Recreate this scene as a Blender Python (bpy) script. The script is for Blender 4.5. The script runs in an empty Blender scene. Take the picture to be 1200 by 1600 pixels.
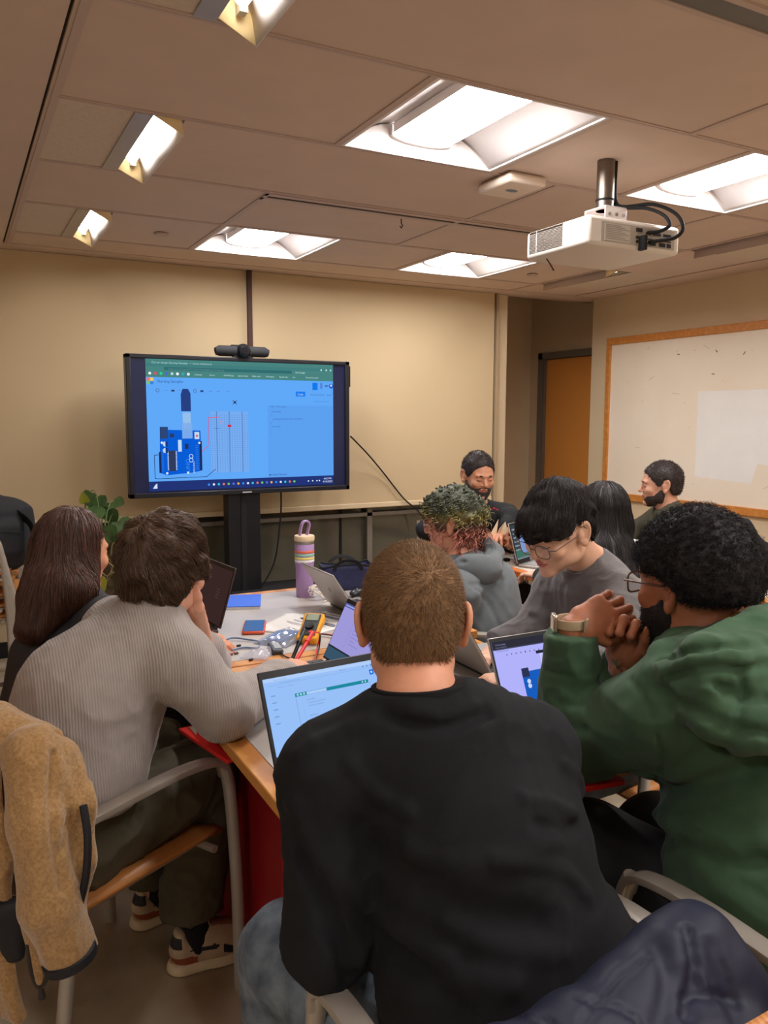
import bpy, bmesh, math, random
import numpy as np
from mathutils import Matrix, Vector, Euler
random.seed(7); RNG=np.random.default_rng(7)
sc=bpy.context.scene
# ---------------------------------------------------------------- camera
F_PX=1250.; YAW,PITCH,ROLL=0.490687,0.1182552,0.00233453; CAM_H=1.5
_f=np.array([math.sin(YAW)*math.cos(PITCH),math.cos(YAW)*math.cos(PITCH),-math.sin(PITCH)])
_r=np.array([math.cos(YAW),-math.sin(YAW),0.]); _u=np.cross(_r,_f)
_c,_s=math.cos(ROLL),math.sin(ROLL); CR,CU=_c*_r+_s*_u,-_s*_r+_c*_u; CF=_f
cam_data=bpy.data.cameras.new('camera'); cam=bpy.data.objects.new('camera',cam_data); sc.collection.objects.link(cam)
cam_data.sensor_fit='VERTICAL'; cam_data.sensor_height=32.; cam_data.lens=F_PX/1600*32.; cam_data.clip_start=.05
cam.matrix_world=Matrix(((CR[0],CU[0],-CF[0],0),(CR[1],CU[1],-CF[1],0),(CR[2],CU[2],-CF[2],CAM_H),(0,0,0,1)))
sc.camera=cam
# ---------------------------------------------------------------- world, exposure
w=bpy.data.worlds.new('world'); sc.world=w; w.use_nodes=True
w.node_tree.nodes['Background'].inputs[0].default_value=(.9,.8,.7,1); w.node_tree.nodes['Background'].inputs[1].default_value=.02
sc.view_settings.view_transform='Standard'; sc.view_settings.look='None'; sc.view_settings.gamma=1; sc.view_settings.use_curve_mapping=False
sc.view_settings.exposure=0.0
TROFFER_W=44.0; WASHER_W=34.0          # lamp radiance of the ceiling lights
try:
    sc.cycles.max_bounces=8; sc.cycles.diffuse_bounces=5; sc.cycles.glossy_bounces=3; sc.cycles.transparent_max_bounces=12; sc.cycles.sample_clamp_indirect=4; sc.cycles.sample_clamp_direct=0
    sc.cycles.caustics_reflective=False; sc.cycles.caustics_refractive=False; sc.cycles.use_denoising=True
except Exception: pass
# ---------------------------------------------------------------- helpers
def ray(x,y): return CR*((x-600)/F_PX)-CU*((y-800)/F_PX)+CF
CO=np.array([0,0,CAM_H])
def onz(x,y,z): d=ray(x,y); return CO+d*((z-CAM_H)/d[2])        # a place on the level z
def ond(x,y,D): return CO+D*ray(x,y)                            # a place at the depth D
def ony(x,y,Y): d=ray(x,y); return CO+d*(Y/d[1])
def onx(x,y,X): d=ray(x,y); return CO+d*(X/d[0])
def V(*a): return np.array(a,float)
A=math.radians
def nrm(v): v=np.asarray(v,float); return v/np.linalg.norm(v)
def lin(c):
    out=[]
    for v in c[:3]:
        v=v/255.; out.append(v/12.92 if v<=.04045 else ((v+.055)/1.055)**2.4)
    return tuple(out)+(1.,)
MATS={}
def mat(name,col,rough=.6,metal=0.,vary=0.,scale=8.,bump=0.,bscale=200.,kind='noise',spec=.5,emit=0.,alpha=1.,trans=0.,col2=None,stretch=None,coat=0.,rand=0.,sheen=0.,ior=1.45,sss=0.):
    """procedural material; col as sRGB 0-255"""
    if name in MATS: return MATS[name]
    m=bpy.data.materials.new(name); m.use_nodes=True; MATS[name]=m
    nt=m.node_tree; N=nt.nodes; L=nt.links; b=N['Principled BSDF']
    c=lin(col)
    b.inputs['Base Color'].default_value=c; b.inputs['Roughness'].default_value=rough; b.inputs['Metallic'].default_value=metal
    b.inputs['Specular IOR Level'].default_value=spec; b.inputs['IOR'].default_value=ior
    if coat: b.inputs['Coat Weight'].default_value=coat; b.inputs['Coat Roughness'].default_value=.15
    if sheen: b.inputs['Sheen Weight'].default_value=sheen; b.inputs['Sheen Roughness'].default_value=.5
    if sss: b.inputs['Subsurface Weight'].default_value=sss; b.inputs['Subsurface Radius'].default_value=(1,.35,.2); b.inputs['Subsurface Scale'].default_value=.008
    if trans: b.inputs['Transmission Weight'].default_value=trans
    if alpha<1: b.inputs['Alpha'].default_value=alpha
    if emit: b.inputs['Emission Color'].default_value=c; b.inputs['Emission Strength'].default_value=emit
    tc=N.new('ShaderNodeTexCoord'); src=tc.outputs['Object']
    if stretch:
        mp=N.new('ShaderNodeMapping'); mp.inputs['Scale'].default_value=stretch; L.new(src,mp.inputs['Vector']); src=mp.outputs['Vector']
    def tex(k,s):
        if k=='wave':
            t=N.new('ShaderNodeTexWave'); t.inputs['Scale'].default_value=s; t.inputs['Distortion'].default_value=1.0; t.inputs['Detail'].default_value=1
        elif k=='voronoi':
            t=N.new('ShaderNodeTexVoronoi'); t.inputs['Scale'].default_value=s
        else:
            t=N.new('ShaderNodeTexNoise'); t.inputs['Scale'].default_value=s; t.inputs['Detail'].default_value=5
        L.new(src,t.inputs['Vector']); return t.outputs[0]
    colout=None
    if vary or col2:
        cr=N.new('ShaderNodeValToRGB'); e=cr.color_ramp.elements
        c2=lin(col2) if col2 else tuple(min(1,x*(1+vary)) for x in c[:3])+(1,)
        c1=c if col2 else tuple(x*(1-vary) for x in c[:3])+(1,)
        e[0].position=.32; e[1].position=.68; e[0].color=c1; e[1].color=c2
        L.new(tex('noise' if kind!='wood' else 'wave',scale),cr.inputs[0]); colout=cr.outputs[0]
    if rand:
        g=N.new('ShaderNodeNewGeometry'); hs=N.new('ShaderNodeHueSaturation'); mr=N.new('ShaderNodeMapRange')
        mr.inputs['To Min'].default_value=1-rand; mr.inputs['To Max'].default_value=1+rand
        L.new(g.outputs['Random Per Island'],mr.inputs['Value']); L.new(mr.outputs[0],hs.inputs['Value'])
        if colout: L.new(colout,hs.inputs['Color'])
        else: hs.inputs['Color'].default_value=c
        colout=hs.outputs[0]
    if colout: L.new(colout,b.inputs['Base Color'])
    if bump:
        bp=N.new('ShaderNodeBump'); bp.inputs['Strength'].default_value=bump; bp.inputs['Distance'].default_value=.002
        L.new(tex('noise' if kind=='wood' else kind,bscale),bp.inputs['Height']); L.new(bp.outputs[0],b.inputs['Normal'])
    return m
def emis(name,col,k=1.):
    if name in MATS: return MATS[name]
    m=bpy.data.materials.new(name); m.use_nodes=True; MATS[name]=m; nt=m.node_tree; nt.nodes.clear()
    e=nt.nodes.new('ShaderNodeEmission'); o=nt.nodes.new('ShaderNodeOutputMaterial'); e.inputs[0].default_value=lin(col); e.inputs[1].default_value=k
    nt.links.new(e.outputs[0],o.inputs[0]); return m
COL=sc.collection
def link(name,me,m,parent=None,loc=None):
    o=bpy.data.objects.new(name,me); COL.objects.link(o)
    if m is not None:
        for x in (m if isinstance(m,(list,tuple)) else [m]): me.materials.append(x)
    if parent is not None: o.parent=parent
    if loc is not None: o.location=loc
    return o
def tag(o,label,cat,group=None):
    o['label']=label; o['category']=cat
    if group: o['group']=group
    return o
def structure(o,label=None): o['kind']='structure'; return o
def thing(name,label,cat,loc=(0,0,0),rz=0.,group=None):
    o=bpy.data.objects.new(name,None); COL.objects.link(o); o.empty_display_size=.1
    o.location=Vector([float(v) for v in loc]); o.rotation_euler=(0,0,rz); return tag(o,label,cat,group)
def rotm(a,b):
    """3x3 whose z axis goes a->b"""
    z=nrm(np.asarray(b,float)-np.asarray(a,float)); t=V(0,0,1) if abs(z[2])<.95 else V(0,1,0)
    x=nrm(np.cross(t,z)); return np.array([x,np.cross(z,x),z]).T
class MB:
    """collects shapes into one mesh"""
    def __init__(s): s.v=[]; s.f=[]; s.mi=[]; s.cur=0
    def add(s,v,f):
        k=len(s.v); s.v+= [tuple(map(float,p)) for p in v]; s.f+=[tuple(i+k for i in q) for q in f]; s.mi+=[s.cur]*len(f); return s
    def box(s,c,d,R=None):
        c=np.asarray(c,float); d=np.asarray(d,float)/2
        P=np.array([[x,y,z] for x in(-1,1) for y in(-1,1) for z in(-1,1)])*d
        if R is not None: P=P@np.asarray(R).T
        return s.add(P+c,[(0,1,3,2),(4,6,7,5),(0,4,5,1),(2,3,7,6),(0,2,6,4),(1,5,7,3)])
    def bb(s,a,b): a=np.asarray(a,float); b=np.asarray(b,float); return s.box((a+b)/2,abs(b-a))
    def tube(s,pts,r,n=10,cap=True,flat=None):
        """round tube along pts; r one radius or a list; flat=(rx,ry,up) gives an oval section"""
        pts=[np.asarray(p,float) for p in pts]; m=len(pts); rr=r if isinstance(r,(list,tuple,np.ndarray)) else [r]*m
        vs=[]; prev=None
        for i,p in enumerate(pts):
            t=nrm((pts[min(i+1,m-1)]-pts[max(i-1,0)])+1e-12)
            if prev is None:
                a=V(0,0,1) if abs(t[2])<.9 else V(1,0,0)
                if flat is not None: a=np.asarray(flat[2],float)
            else: a=prev
            x=nrm(a-t*np.dot(a,t)); prev=x; y=np.cross(t,x)
            for k in range(n):
                an=2*math.pi*k/n
                if flat is not None:
                    ca,sa=math.cos(an),math.sin(an); e=.5
                    vs.append(p+x*flat[1]*math.copysign(abs(ca)**e,ca)+y*flat[0]*math.copysign(abs(sa)**e,sa))
                else: vs.append(p+rr[i]*(x*math.cos(an)+y*math.sin(an)))
        fs=[(i*n+k,i*n+(k+1)%n,(i+1)*n+(k+1)%n,(i+1)*n+k) for i in range(m-1) for k in range(n)]
        if cap: fs+= [tuple(range(n))[::-1],tuple((m-1)*n+k for k in range(n))]
        return s.add(vs,fs)
    def lathe(s,prof,c=(0,0,0),n=32,R=None):
        vs=[];m=len(prof)
        for r,z in prof:
            for k in range(n):
                a=2*math.pi*k/n; vs.append((r*math.cos(a),r*math.sin(a),z))
        vs=np.array(vs)
        if R is not None: vs=vs@np.asarray(R).T
        vs=vs+np.asarray(c,float)
        fs=[(i*n+k,i*n+(k+1)%n,(i+1)*n+(k+1)%n,(i+1)*n+k) for i in range(m-1) for k in range(n)]
        fs+=[tuple(range(n))[::-1],tuple((m-1)*n+k for k in range(n))]
        return s.add(vs,fs)
    def ball(s,c,r,n=14,R=None):
        r=r if hasattr(r,'__len__') else (r,r,r); m=n//2
        vs=[(0,0,-1)]+[(math.cos(t)*math.cos(a),math.cos(t)*math.sin(a),math.sin(t)) for t in [math.pi*(i/m-.5) for i in range(1,m)] for a in [2*math.pi*k/n for k in range(n)]]+[(0,0,1)]
        P=np.array(vs)*np.asarray(r)
        if R is not None: P=P@np.asarray(R).T
        P=P+np.asarray(c,float); L=len(P)-1
        fs=[(0,1+(k+1)%n,1+k) for k in range(n)]+[(1+i*n+k,1+i*n+(k+1)%n,1+(i+1)*n+(k+1)%n,1+(i+1)*n+k) for i in range(m-2) for k in range(n)]+[(L,1+(m-2)*n+k,1+(m-2)*n+(k+1)%n) for k in range(n)]
        return s.add(P,fs)
    def prism(s,poly,z0,z1,R=None,c=(0,0,0)):
        n=len(poly); P=np.array([(x,y,z0) for x,y in poly]+[(x,y,z1) for x,y in poly],float)
        if R is not None: P=P@np.asarray(R).T
        return s.add(P+np.asarray(c,float),[tuple(range(n))[::-1],tuple(range(n,2*n))]+[(i,(i+1)%n,n+(i+1)%n,n+i) for i in range(n)])
    def grid(s,fn,nu,nv,closeu=False):
        vs=[fn(i/(nu if closeu else nu-1),j/(nv-1)) for j in range(nv) for i in range(nu)]
        fs=[(j*nu+i,j*nu+(i+1)%nu,(j+1)*nu+(i+1)%nu,(j+1)*nu+i) for j in range(nv-1) for i in range(nu if closeu else nu-1)]
        return s.add(vs,fs)
    def build(s,name,m,parent=None,smooth=None,bevel=0.,loc=None,solid=0.,sub=0):
        me=bpy.data.meshes.new(name); me.from_pydata(s.v,[],s.f); me.validate()
        if any(s.mi): me.polygons.foreach_set('material_index',s.mi[:len(me.polygons)])
        o=link(name,me,m,parent,loc)
        bm=bmesh.new(); bm.from_mesh(me); bmesh.ops.recalc_face_normals(bm,faces=bm.faces); bm.to_mesh(me); bm.free()
        if solid:
            d=o.modifiers.new('s','SOLIDIFY'); d.thickness=solid; d.offset=0
        if sub: d=o.modifiers.new('u','SUBSURF'); d.levels=sub; d.render_levels=sub
        if bevel:
            d=o.modifiers.new('b','BEVEL'); d.width=bevel; d.segments=2; d.limit_method='ANGLE'; d.angle_limit=.6
        if smooth is None or smooth:
            me.polygons.foreach_set('use_smooth',[True]*len(me.polygons)); 
            try: me.set_sharp_from_angle(angle=math.radians(40))
            except Exception: pass
        return o
def curve_pts(P,n=8,closed=False):
    """Catmull-Rom through P"""
    P=[np.asarray(p,float) for p in P]; out=[]; m=len(P)
    for i in range(m if closed else m-1):
        g=(lambda k:P[k%m]) if closed else (lambda k:P[min(max(k,0),m-1)])
        a,b,c,d=g(i-1),g(i),g(i+1),g(i+2)
        for j in range(n):
            t=j/n; out.append(.5*((2*b)+(c-a)*t+(2*a-5*b+4*c-d)*t*t+(3*b-a-3*c+d)*t**3))
    if not closed: out.append(P[-1])
    return out
def children(o): return [c for c in bpy.data.objects if c.parent==o]
def copy_tree(o,parent=None):
    c=o.copy(); COL.objects.link(c)
    if parent is not None: c.parent=parent
    for ch in children(o): copy_tree(ch,c)
    return c
def Rz(a): c,s=math.cos(a),math.sin(a); return np.array([[c,-s,0],[s,c,0],[0,0,1]])
def Rx(a): c,s=math.cos(a),math.sin(a); return np.array([[1,0,0],[0,c,-s],[0,s,c]])
def Ry(a): c,s=math.cos(a),math.sin(a); return np.array([[c,0,s],[0,1,0],[-s,0,c]])
_TXT={}
def text_geo(body,size,align='LEFT'):
    cu=bpy.data.curves.new('t','FONT'); cu.body=body; cu.size=size; cu.align_x=align; o=bpy.data.objects.new('t',cu); COL.objects.link(o)
    dg=bpy.context.evaluated_depsgraph_get(); me=bpy.data.meshes.new_from_object(o.evaluated_get(dg)); v=[tuple(p.co) for p in me.vertices]; f=[tuple(p.vertices) for p in me.polygons]
    bpy.data.objects.remove(o); bpy.data.curves.remove(cu); bpy.data.meshes.remove(me); return v,f
class Screen:
    """flat lit image on a display: u right, v up, in metres from the lower left; parts grouped by colour in one mesh"""
    def __init__(s,parent,O,ux,uy,w,h,k=1.,tint=None): s.par=parent; s.O=np.asarray(O,float); s.ux=nrm(ux); s.uy=nrm(uy); s.n=np.cross(s.ux,s.uy); s.w=w; s.h=h; s.k=k; s.mb=MB(); s.ms=[]; s.lay=0; s.tx=[]
    def m(s,c):
        key='lit_%02x%02x%02x_%d'%(int(c[0]),int(c[1]),int(c[2]),int(s.k*100)); m=emis(key,c,s.k)
        if m not in s.ms: s.ms.append(m)
        return s.ms.index(m)
    def pt(s,x,y,z): return s.O+s.ux*x*s.w+s.uy*y*s.h+s.n*z
    def poly(s,pts,c,lay=1):
        s.mb.cur=s.m(c); s.mb.add([s.pt(x,y,.0004*lay) for x,y in pts],[tuple(range(len(pts)))])
    def rect(s,x0,y0,x1,y1,c,lay=1): s.poly([(x0,y0),(x1,y0),(x1,y1),(x0,y1)],c,lay)
    def disc(s,x,y,r,c,lay=1,n=16): s.poly([(x+r*math.cos(2*math.pi*i/n),y+r*s.w/s.h*math.sin(2*math.pi*i/n)) for i in range(n)],c,lay)
    def ring(s,x,y,r,t,c,lay=1,n=20):
        s.mb.cur=s.m(c); q=s.w/s.h
        P=[s.pt(x+rr*math.cos(2*math.pi*i/n),y+rr*q*math.sin(2*math.pi*i/n),.0004*lay) for i in range(n) for rr in (r,r-t)]
        s.mb.add(P,[(2*i,2*((i+1)%n),2*((i+1)%n)+1,2*i+1) for i in range(n)])
    def line(s,pts,t,c,lay=1):
        q=s.w/s.h
        for (x0,y0),(x1,y1) in zip(pts[:-1],pts[1:]):
            dx,dy=(x1-x0),(y1-y0)/q; L=math.hypot(dx,dy)+1e-9; nx,ny=-dy/L*t/2,dx/L*t/2*q; ex,ey=dx/L*t/2,dy/L*t/2*q
            s.poly([(x0+nx-ex,y0+ny-ey),(x0-nx-ex,y0-ny-ey),(x1-nx+ex,y1-ny+ey),(x1+nx+ex,y1+ny+ey)],c,lay)
    def text(s,x,y,size,body,c,lay=2,rot=0.,align='LEFT'):
        s.tx.append((x,y,size,body,c,lay,rot,align))
    def build(s,name='screen_image'):
        for x,y,size,body,c,lay,rot,al in s.tx:
            p=s.pt(x,y,.0004*lay); ca,sa=math.cos(rot),math.sin(rot); A_=s.ux*ca+s.uy*sa; B_=-s.ux*sa+s.uy*ca; s.mb.cur=s.m(c)
            v,f=text_geo(body,size*s.h,al); s.mb.add([p+A_*q[0]+B_*q[1] for q in v],f)
        return s.mb.build(name,list(s.ms),s.par,smooth=False)
# ================================================================ materials of the room
M_wall=mat('wall_paint',(214,193,160),.75,vary=.03,scale=3,bump=.08,bscale=300)
M_ceil=mat('ceiling_paint',(206,184,168),.85,vary=.03,scale=5,bump=.1,bscale=260)
M_tile=mat('textured_ceiling_tile',(206,190,172),.9,vary=.06,scale=90,bump=.6,bscale=160)
M_bar=mat('ceiling_bar',(192,170,158),.6)
M_gap=mat('ceiling_gap',(58,46,40),.9)
M_white=mat('white_enamel',(236,228,224),.45,vary=.015,scale=6)
M_floor=mat('polished_concrete',(200,184,158),.45,col2=(160,144,120),scale=4,bump=.15,bscale=40,spec=.4)
M_alu=mat('brushed_aluminium',(168,160,150),.42,.75,vary=.05,scale=20,stretch=(1,1,30))
M_grey=mat('grey_frame_metal',(176,166,154),.4,.35,vary=.03,scale=15)
M_black=mat('black_plastic',(22,22,26),.38,vary=.1,scale=20)
M_blackm=mat('black_matt',(16,16,18),.75,vary=.15,scale=30)
M_wood=mat('oak_edge',(214,148,76),.45,kind='wood',scale=3.,col2=(196,126,58),stretch=(1,9,9),bump=.05,bscale=80)
M_ply=mat('beech_ply',(205,140,78),.42,kind='wood',scale=4.,col2=(186,118,60),stretch=(9,1,9),bump=.05,bscale=80)
M_door=mat('cherry_veneer',(228,152,70),.5,kind='wood',scale=1.6,col2=(214,138,56),stretch=(7,7,.5),bump=.05,bscale=60)
M_glass=mat('dark_window_glass',(96,93,80),.07,spec=.8,coat=.4,col2=(84,82,72),scale=1.5)
M_red=mat('red_enamel',(226,44,40),.4,vary=.04,scale=8)
M_clear=mat('clear_plastic',(235,235,240),.12,alpha=.32,spec=.6)
M_lens=emis('lamp_lens',(255,252,252),TROFFER_W); M_tubel=emis('lamp_tube',(255,250,244),WASHER_W)
ZC=2.482; M_wall2=mat('bounce_wall_paint',(236,230,218),.75)  # unseen left and front walls made paler to bounce more light
# ================================================================ shell
structure(MB().bb((-2.6,-3.2,-.06),(6.2,7.6,0)).build('floor',M_floor))
mb=MB()                                             # window wall: solid except the glazed strip behind the shade
mb.bb((-2.6,5.4,.94),(3.88,5.56,3.1)); mb.bb((-2.6,5.4,0),(3.88,5.56,.27)); mb.bb((3.88,5.4,0),(4.02,5.56,3.1))
structure(mb.build('wall_back',M_wall,smooth=False))
structure(MB().bb((3.88,6.45,0),(5.3,6.6,3.1)).build('wall_alcove',M_wall,smooth=False))
mb=MB(); mb.bb((5.1,6.31,0),(5.25,6.45,3.1)); mb.bb((5.1,5.26,2.12),(5.25,6.31,3.1))
structure(mb.build('wall_door',M_wall,smooth=False))
structure(MB().bb((4.81,-3.2,0),(5.3,5.262,3.1)).build('wall_right',M_wall,smooth=False))
structure(MB().bb((-2.75,-3.2,0),(-2.6,5.56,3.1)).build('wall_left',M_wall2,smooth=False))
structure(MB().bb((-2.6,-3.35,0),(5.3,-3.2,3.1)).build('wall_front',M_wall2,smooth=False))
structure(MB().bb((3.88,5.3,3.0),(5.3,6.6,3.1)).build('ceiling_alcove',M_ceil,smooth=False))
mb=MB(); mb.bb((4.795,-3.2,0),(4.81,5.262,.1)); structure(mb.build('baseboard_right',M_blackm))
mb=MB(); mb.bb((-2.6,5.385,0),(4.02,5.4,.1)); structure(mb.build('baseboard_back',M_blackm))
# ---- ceiling: plaster border, tile field with open cells for the lights
GY=[-2.06+.69*k for k in range(11)]                 # ...2.08,2.77,3.46,4.15,4.84
GX=[.33,.60,1.28,1.97,2.66,3.35,3.87,4.13,4.50]
def cy(y): return min(range(len(GY)),key=lambda k:abs(GY[k]-y))
TROFF=[(2,2.08),(2,4.15),(4,2.08),(4,4.15),(2,.01),(4,.01),(2,-2.06),(4,-2.06)]
WASH=[(1,y) for y in (1.39,2.77,4.15,.01,-1.37)]; WASHR=[(6,y) for y in (4.15,2.77,1.39,.01)]
openc=set((i,cy(y)) for i,y in TROFF)|set((6,cy(y)) for i,y in WASHR)
c=MB(); t=MB(); g=MB(); tx=MB()
for i in range(len(GX)-1):
    for j in range(len(GY)-1):
        if (i,j) in openc: continue
        x0,x1,y0,y1=GX[i],GX[i+1],GY[j],GY[j+1]
        if i==1 and any(cy(y)==j for _,y in WASH): x0+=.136
        (tx if (i==0 and any(cy(y)==j for _,y in WASH)) or (i==7 and any(cy(y)==j for _,y in WASHR)) else c).bb((x0,y0,ZC),(x1,y1,ZC+.02))
for xa,xb,ya,yb in ((-2.6,-1.55,-3.2,5.4),(-.89,.298,-3.2,5.4),(-1.55,-.89,-3.2,-.55),(-1.55,-.89,.13,5.4)): c.bb((xa,ya,ZC),(xb,yb,ZC+.05))
c.bb((.308,-3.2,ZC),(.33,5.18,ZC+.02)); c.bb((.298,5.19,ZC),(4.81,5.4,ZC+.05)); c.bb((4.53,-3.2,ZC),(4.81,5.17,ZC+.05)); c.bb((.33,4.84,ZC),(4.5,5.17,ZC+.02)); c.bb((.33,-3.2,ZC),(4.5,GY[0],ZC+.02)); c.bb((3.85,5.39,ZC),(4.9,5.43,3.05)); c.bb((4.81,5.255,ZC),(5.2,5.43,ZC+.05))
ceil=structure(c.build('ceiling',M_ceil,smooth=False))
structure(tx.build('ceiling_textured',M_tile,smooth=False))
structure(MB().bb((-2.6,-3.2,ZC+.3),(5.0,5.4,ZC+.32)).build('ceiling_deck',M_gap,smooth=False))
g.bb((.29,-3.2,ZC+.012),(.315,5.19,ZC+.02)); g.bb((.29,5.17,ZC+.012),(4.53,5.19,ZC+.04)); g.bb((4.5,-3.2,ZC+.03),(4.53,5.17,ZC+.04))
structure(g.build('trim_1',M_gap,smooth=False))
b=MB()
def hb(y,x0,x1): b.bb((x0,y-.012,ZC-.004),(x1,y+.012,ZC+.001)); b.bb((x0,y-.002,ZC-.0055),(x1,y+.002,ZC))
def vb(x,y0,y1): b.bb((x-.012,y0,ZC-.0045),(x+.012,y1,ZC+.001))
for y in GY[1:]: hb(y,.33,3.87)
for x,y0,y1 in [(.33,-3,5.17),(1.28,2.08,2.77),(1.97,2.08,2.77),(1.28,4.15,4.84),(1.97,4.15,4.84),(2.32,-.7,2.08),(2.32,2.77,3.46),(2.66,2.08,2.77),(3.35,2.08,2.77),(2.66,4.15,4.84),(3.35,4.15,4.84),(3.35,2.77,4.15),(1.28,3.46,4.15),(3.87,-2,5.17),(.6,1.39,2.08),(.6,2.77,3.46),(.6,4.15,4.84),(1.6,-.7,1.39),(2.3,3.46,4.15)]: vb(x,y0,y1)
b.build('trim_2',M_bar,smooth=False)['kind']='structure'
M_refl=mat('reflector_satin',(226,218,214),.55)
# ---- troffer lights
def troffer(label,x,y):
    r=thing('ceiling_light',label,'ceiling light',(x,y,ZC),group='square recessed ceiling lights')
    W=.325; D=.33; A=.128; n=12
    prof=[(-W,0.)]+[(-W+(W-A)*k/n, .105*math.sin(math.pi/2*k/n)) for k in range(1,n+1)]
    prof=prof+[(-x_,z) for x_,z in prof[::-1]]
    h=MB()
    h.add([(x_,s*D,z) for s in(-1,1) for x_,z in prof],[(k,k+1,len(prof)+k+1,len(prof)+k) for k in range(len(prof)-1)])
    h.build('reflector',M_refl,r,solid=.002)
    e=MB()
    for s in(-1,1):
        e.add([(x_,s*D,z) for x_,z in prof]+[(x_,s*(D-.012),z*.93) for x_,z in prof],[tuple(range(len(prof)))]+[(k,k+1,len(prof)+k+1,len(prof)+k) for k in range(len(prof)-1)])
    e.bb((-W-.008,-D-.008,-.004),(-W+.004,D+.008,.002)); e.bb((W-.004,-D-.008,-.004),(W+.008,D+.008,.002)); e.bb((-W,-D-.008,-.004),(W,-D+.004,.002)); e.bb((-W,D-.004,-.004),(W,D+.008,.002))
    e.build('frame',M_refl,r)
    l=MB(); P=[(-A*math.cos(math.pi*k/10),.066-.022*math.sin(math.pi*k/10)) for k in range(11)]+[(A,.1),(-A,.1)]
    l.add([(px,s*(D-.02),pz) for s in(-1,1) for px,pz in P],[(k,(k+1)%13,13+(k+1)%13,13+k) for k in range(10)])
    l.build('lens',M_lens,r)
    l=MB(); l.add([(px,s*(D-.02),pz) for s in(-1,1) for px,pz in P],[(k,(k+1)%13,13+(k+1)%13,13+k) for k in range(10,13)]); l.build('lens_housing',M_refl,r)
    for s in(-1,1):
        k=MB(); k.add([(px*1.03,s*(D-.019),pz*1.0-.004) for px,pz in P]+[(px*1.03,s*(D-.001),pz-.004) for px,pz in P],[tuple(range(13)),tuple(range(13,26))[::-1]]+[(q,(q+1)%13,13+(q+1)%13,13+q) for q in range(13)])
        k.build('lens_end',M_refl,r)
    return r
TL=['large square recessed ceiling light left of the projector pole, nearest of the middle row','square recessed ceiling light above the webcam near the back wall','bright recessed ceiling light right of the projector','small recessed ceiling light far left of the projector near the back corner','recessed ceiling light behind the camera, left','recessed ceiling light behind the camera, right','recessed ceiling light at the rear of the room, left','recessed ceiling light at the rear of the room, right']
for (i,y),lb in zip(TROFF,TL): troffer(lb,(GX[i]+GX[i+1])/2,y+.345)
troffer('unseen recessed ceiling light added left of the camera as fill',-1.22,-.21)  # out of view, added to lift the dark floor and lower room
# ---- wall washers: half-open troughs whose lip hangs under the ceiling, tube inside
def washer(label,x,y,mir):
    r=thing('wall_washer',label,'ceiling light',(x,y,ZC),group='narrow wall washing ceiling lights')
    m=-1 if mir else 1; D=.325
    P=[(-.036,0.),(-.036,.06),(.0,.08),(.036,.06),(.054,.02),(.064,-.048)]
    h=MB(); n=len(P)
    h.add([(m*px,s*D,pz) for s in(-1,1) for px,pz in P],[(k,k+1,n+k+1,n+k) for k in range(n-1)])
    h.build('reflector',M_bar if mir else M_white,r,solid=.003)
    for s in(-1,1):
        e=MB(); e.add([(m*px,s*(D-.001),pz) for px,pz in P],[tuple(range(n))]); e.build('end_plate',mat('cream_plate',(240,214,160),.5),r,solid=.004)
    f=MB(); f.bb((m*-.095,-D-.01,-.006),(m*-.037,D+.01,.002)); f.build('frame',M_grey,r)
    tb=MB(); tb.tube([(m*.008,-D+.06,.03),(m*.008,D-.06,.03)],.02,12); tb.build('tube',M_tubel,r)
    c=MB(); c.box((m*.018,D-.03,.03),(.02,.03,.045)); c.tube([(m*.018,D-.04,.03),(m*-.01,D-.05,.03),(m*-.04,D-.03,.04)],.003,6); c.build('lamp_holder',mat('holder',(190,180,160),.4),r)
    return r
for (i,y),lb in zip(WASH,['narrow strip light hanging at the top of the picture, nearest of the left row','narrow strip light in the left row, middle one','narrow strip light in the left row, farthest and smallest','strip light behind the camera on the left side','strip light at the rear left']): washer(lb,.665,y+.345,False)
for (i,y),lb in zip(WASHR,['farthest strip light beside the right wall, seen behind the projector','strip light beside the right wall above the whiteboard','strip light beside the right wall nearer the camera','strip light right of the camera']): washer(lb,3.975,y+.345,True)
# ---- little things on the ceiling
def slot(label,y,x0,x1,g_=.016,sm=M_gap):
    r=thing('linear_diffuser',label,'air vent',((x0+x1)/2,y,ZC)); L=(x1-x0)/2
    m=MB(); m.bb((-L,-.05,-.006),(L,-g_,.004)); m.bb((-L,g_,-.006),(L,.05,.004)); m.bb((-L,-.05,-.006),(-L+.012,.05,.004)); m.bb((L-.012,-.05,-.006),(L,.05,.004)); m.build('frame',M_bar,r)
    MB().bb((-L,-g_,-.003),(L,g_,.002)).build('slot',sm,r); return r
slot('long thin dark air slot across the ceiling, ending behind the projector',3.53,1.27,2.95)
r=slot('dark grey air slot at the upper right corner of the picture',1.43,1.35,3.0,.034,mat('vent_grey',(110,106,102),.6))
t=MB(); t.tube([(0,0,0),(0,0,-.02),(.008,0,-.032),(0,0,-.044),(-.008,0,-.034)],.003,6); tag(t.build('ceiling_hook',M_blackm,loc=onz(627,342,ZC-.012)),'small dark hook hanging from the long air slot','hook')
r=thing('access_point','flat white square wireless access point under the ceiling left of the projector','access point',(2.1,2.81,ZC))
m=MB(); m.prism([(-.095,-.115),(.095,-.115),(.095,.115),(-.095,.115)],-.045,-.006); m.build('cover',mat('ap_white',(226,208,190),.5),r,bevel=.012)
MB().ball((0,.0,-.046),(.03,.016,.003)).build('logo_disc',mat('ap_logo',(120,130,140),.3),r)
MB().bb((-.08,-.1,-.008),(.08,.1,0)).build('mount_plate',M_bar,r)
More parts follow.
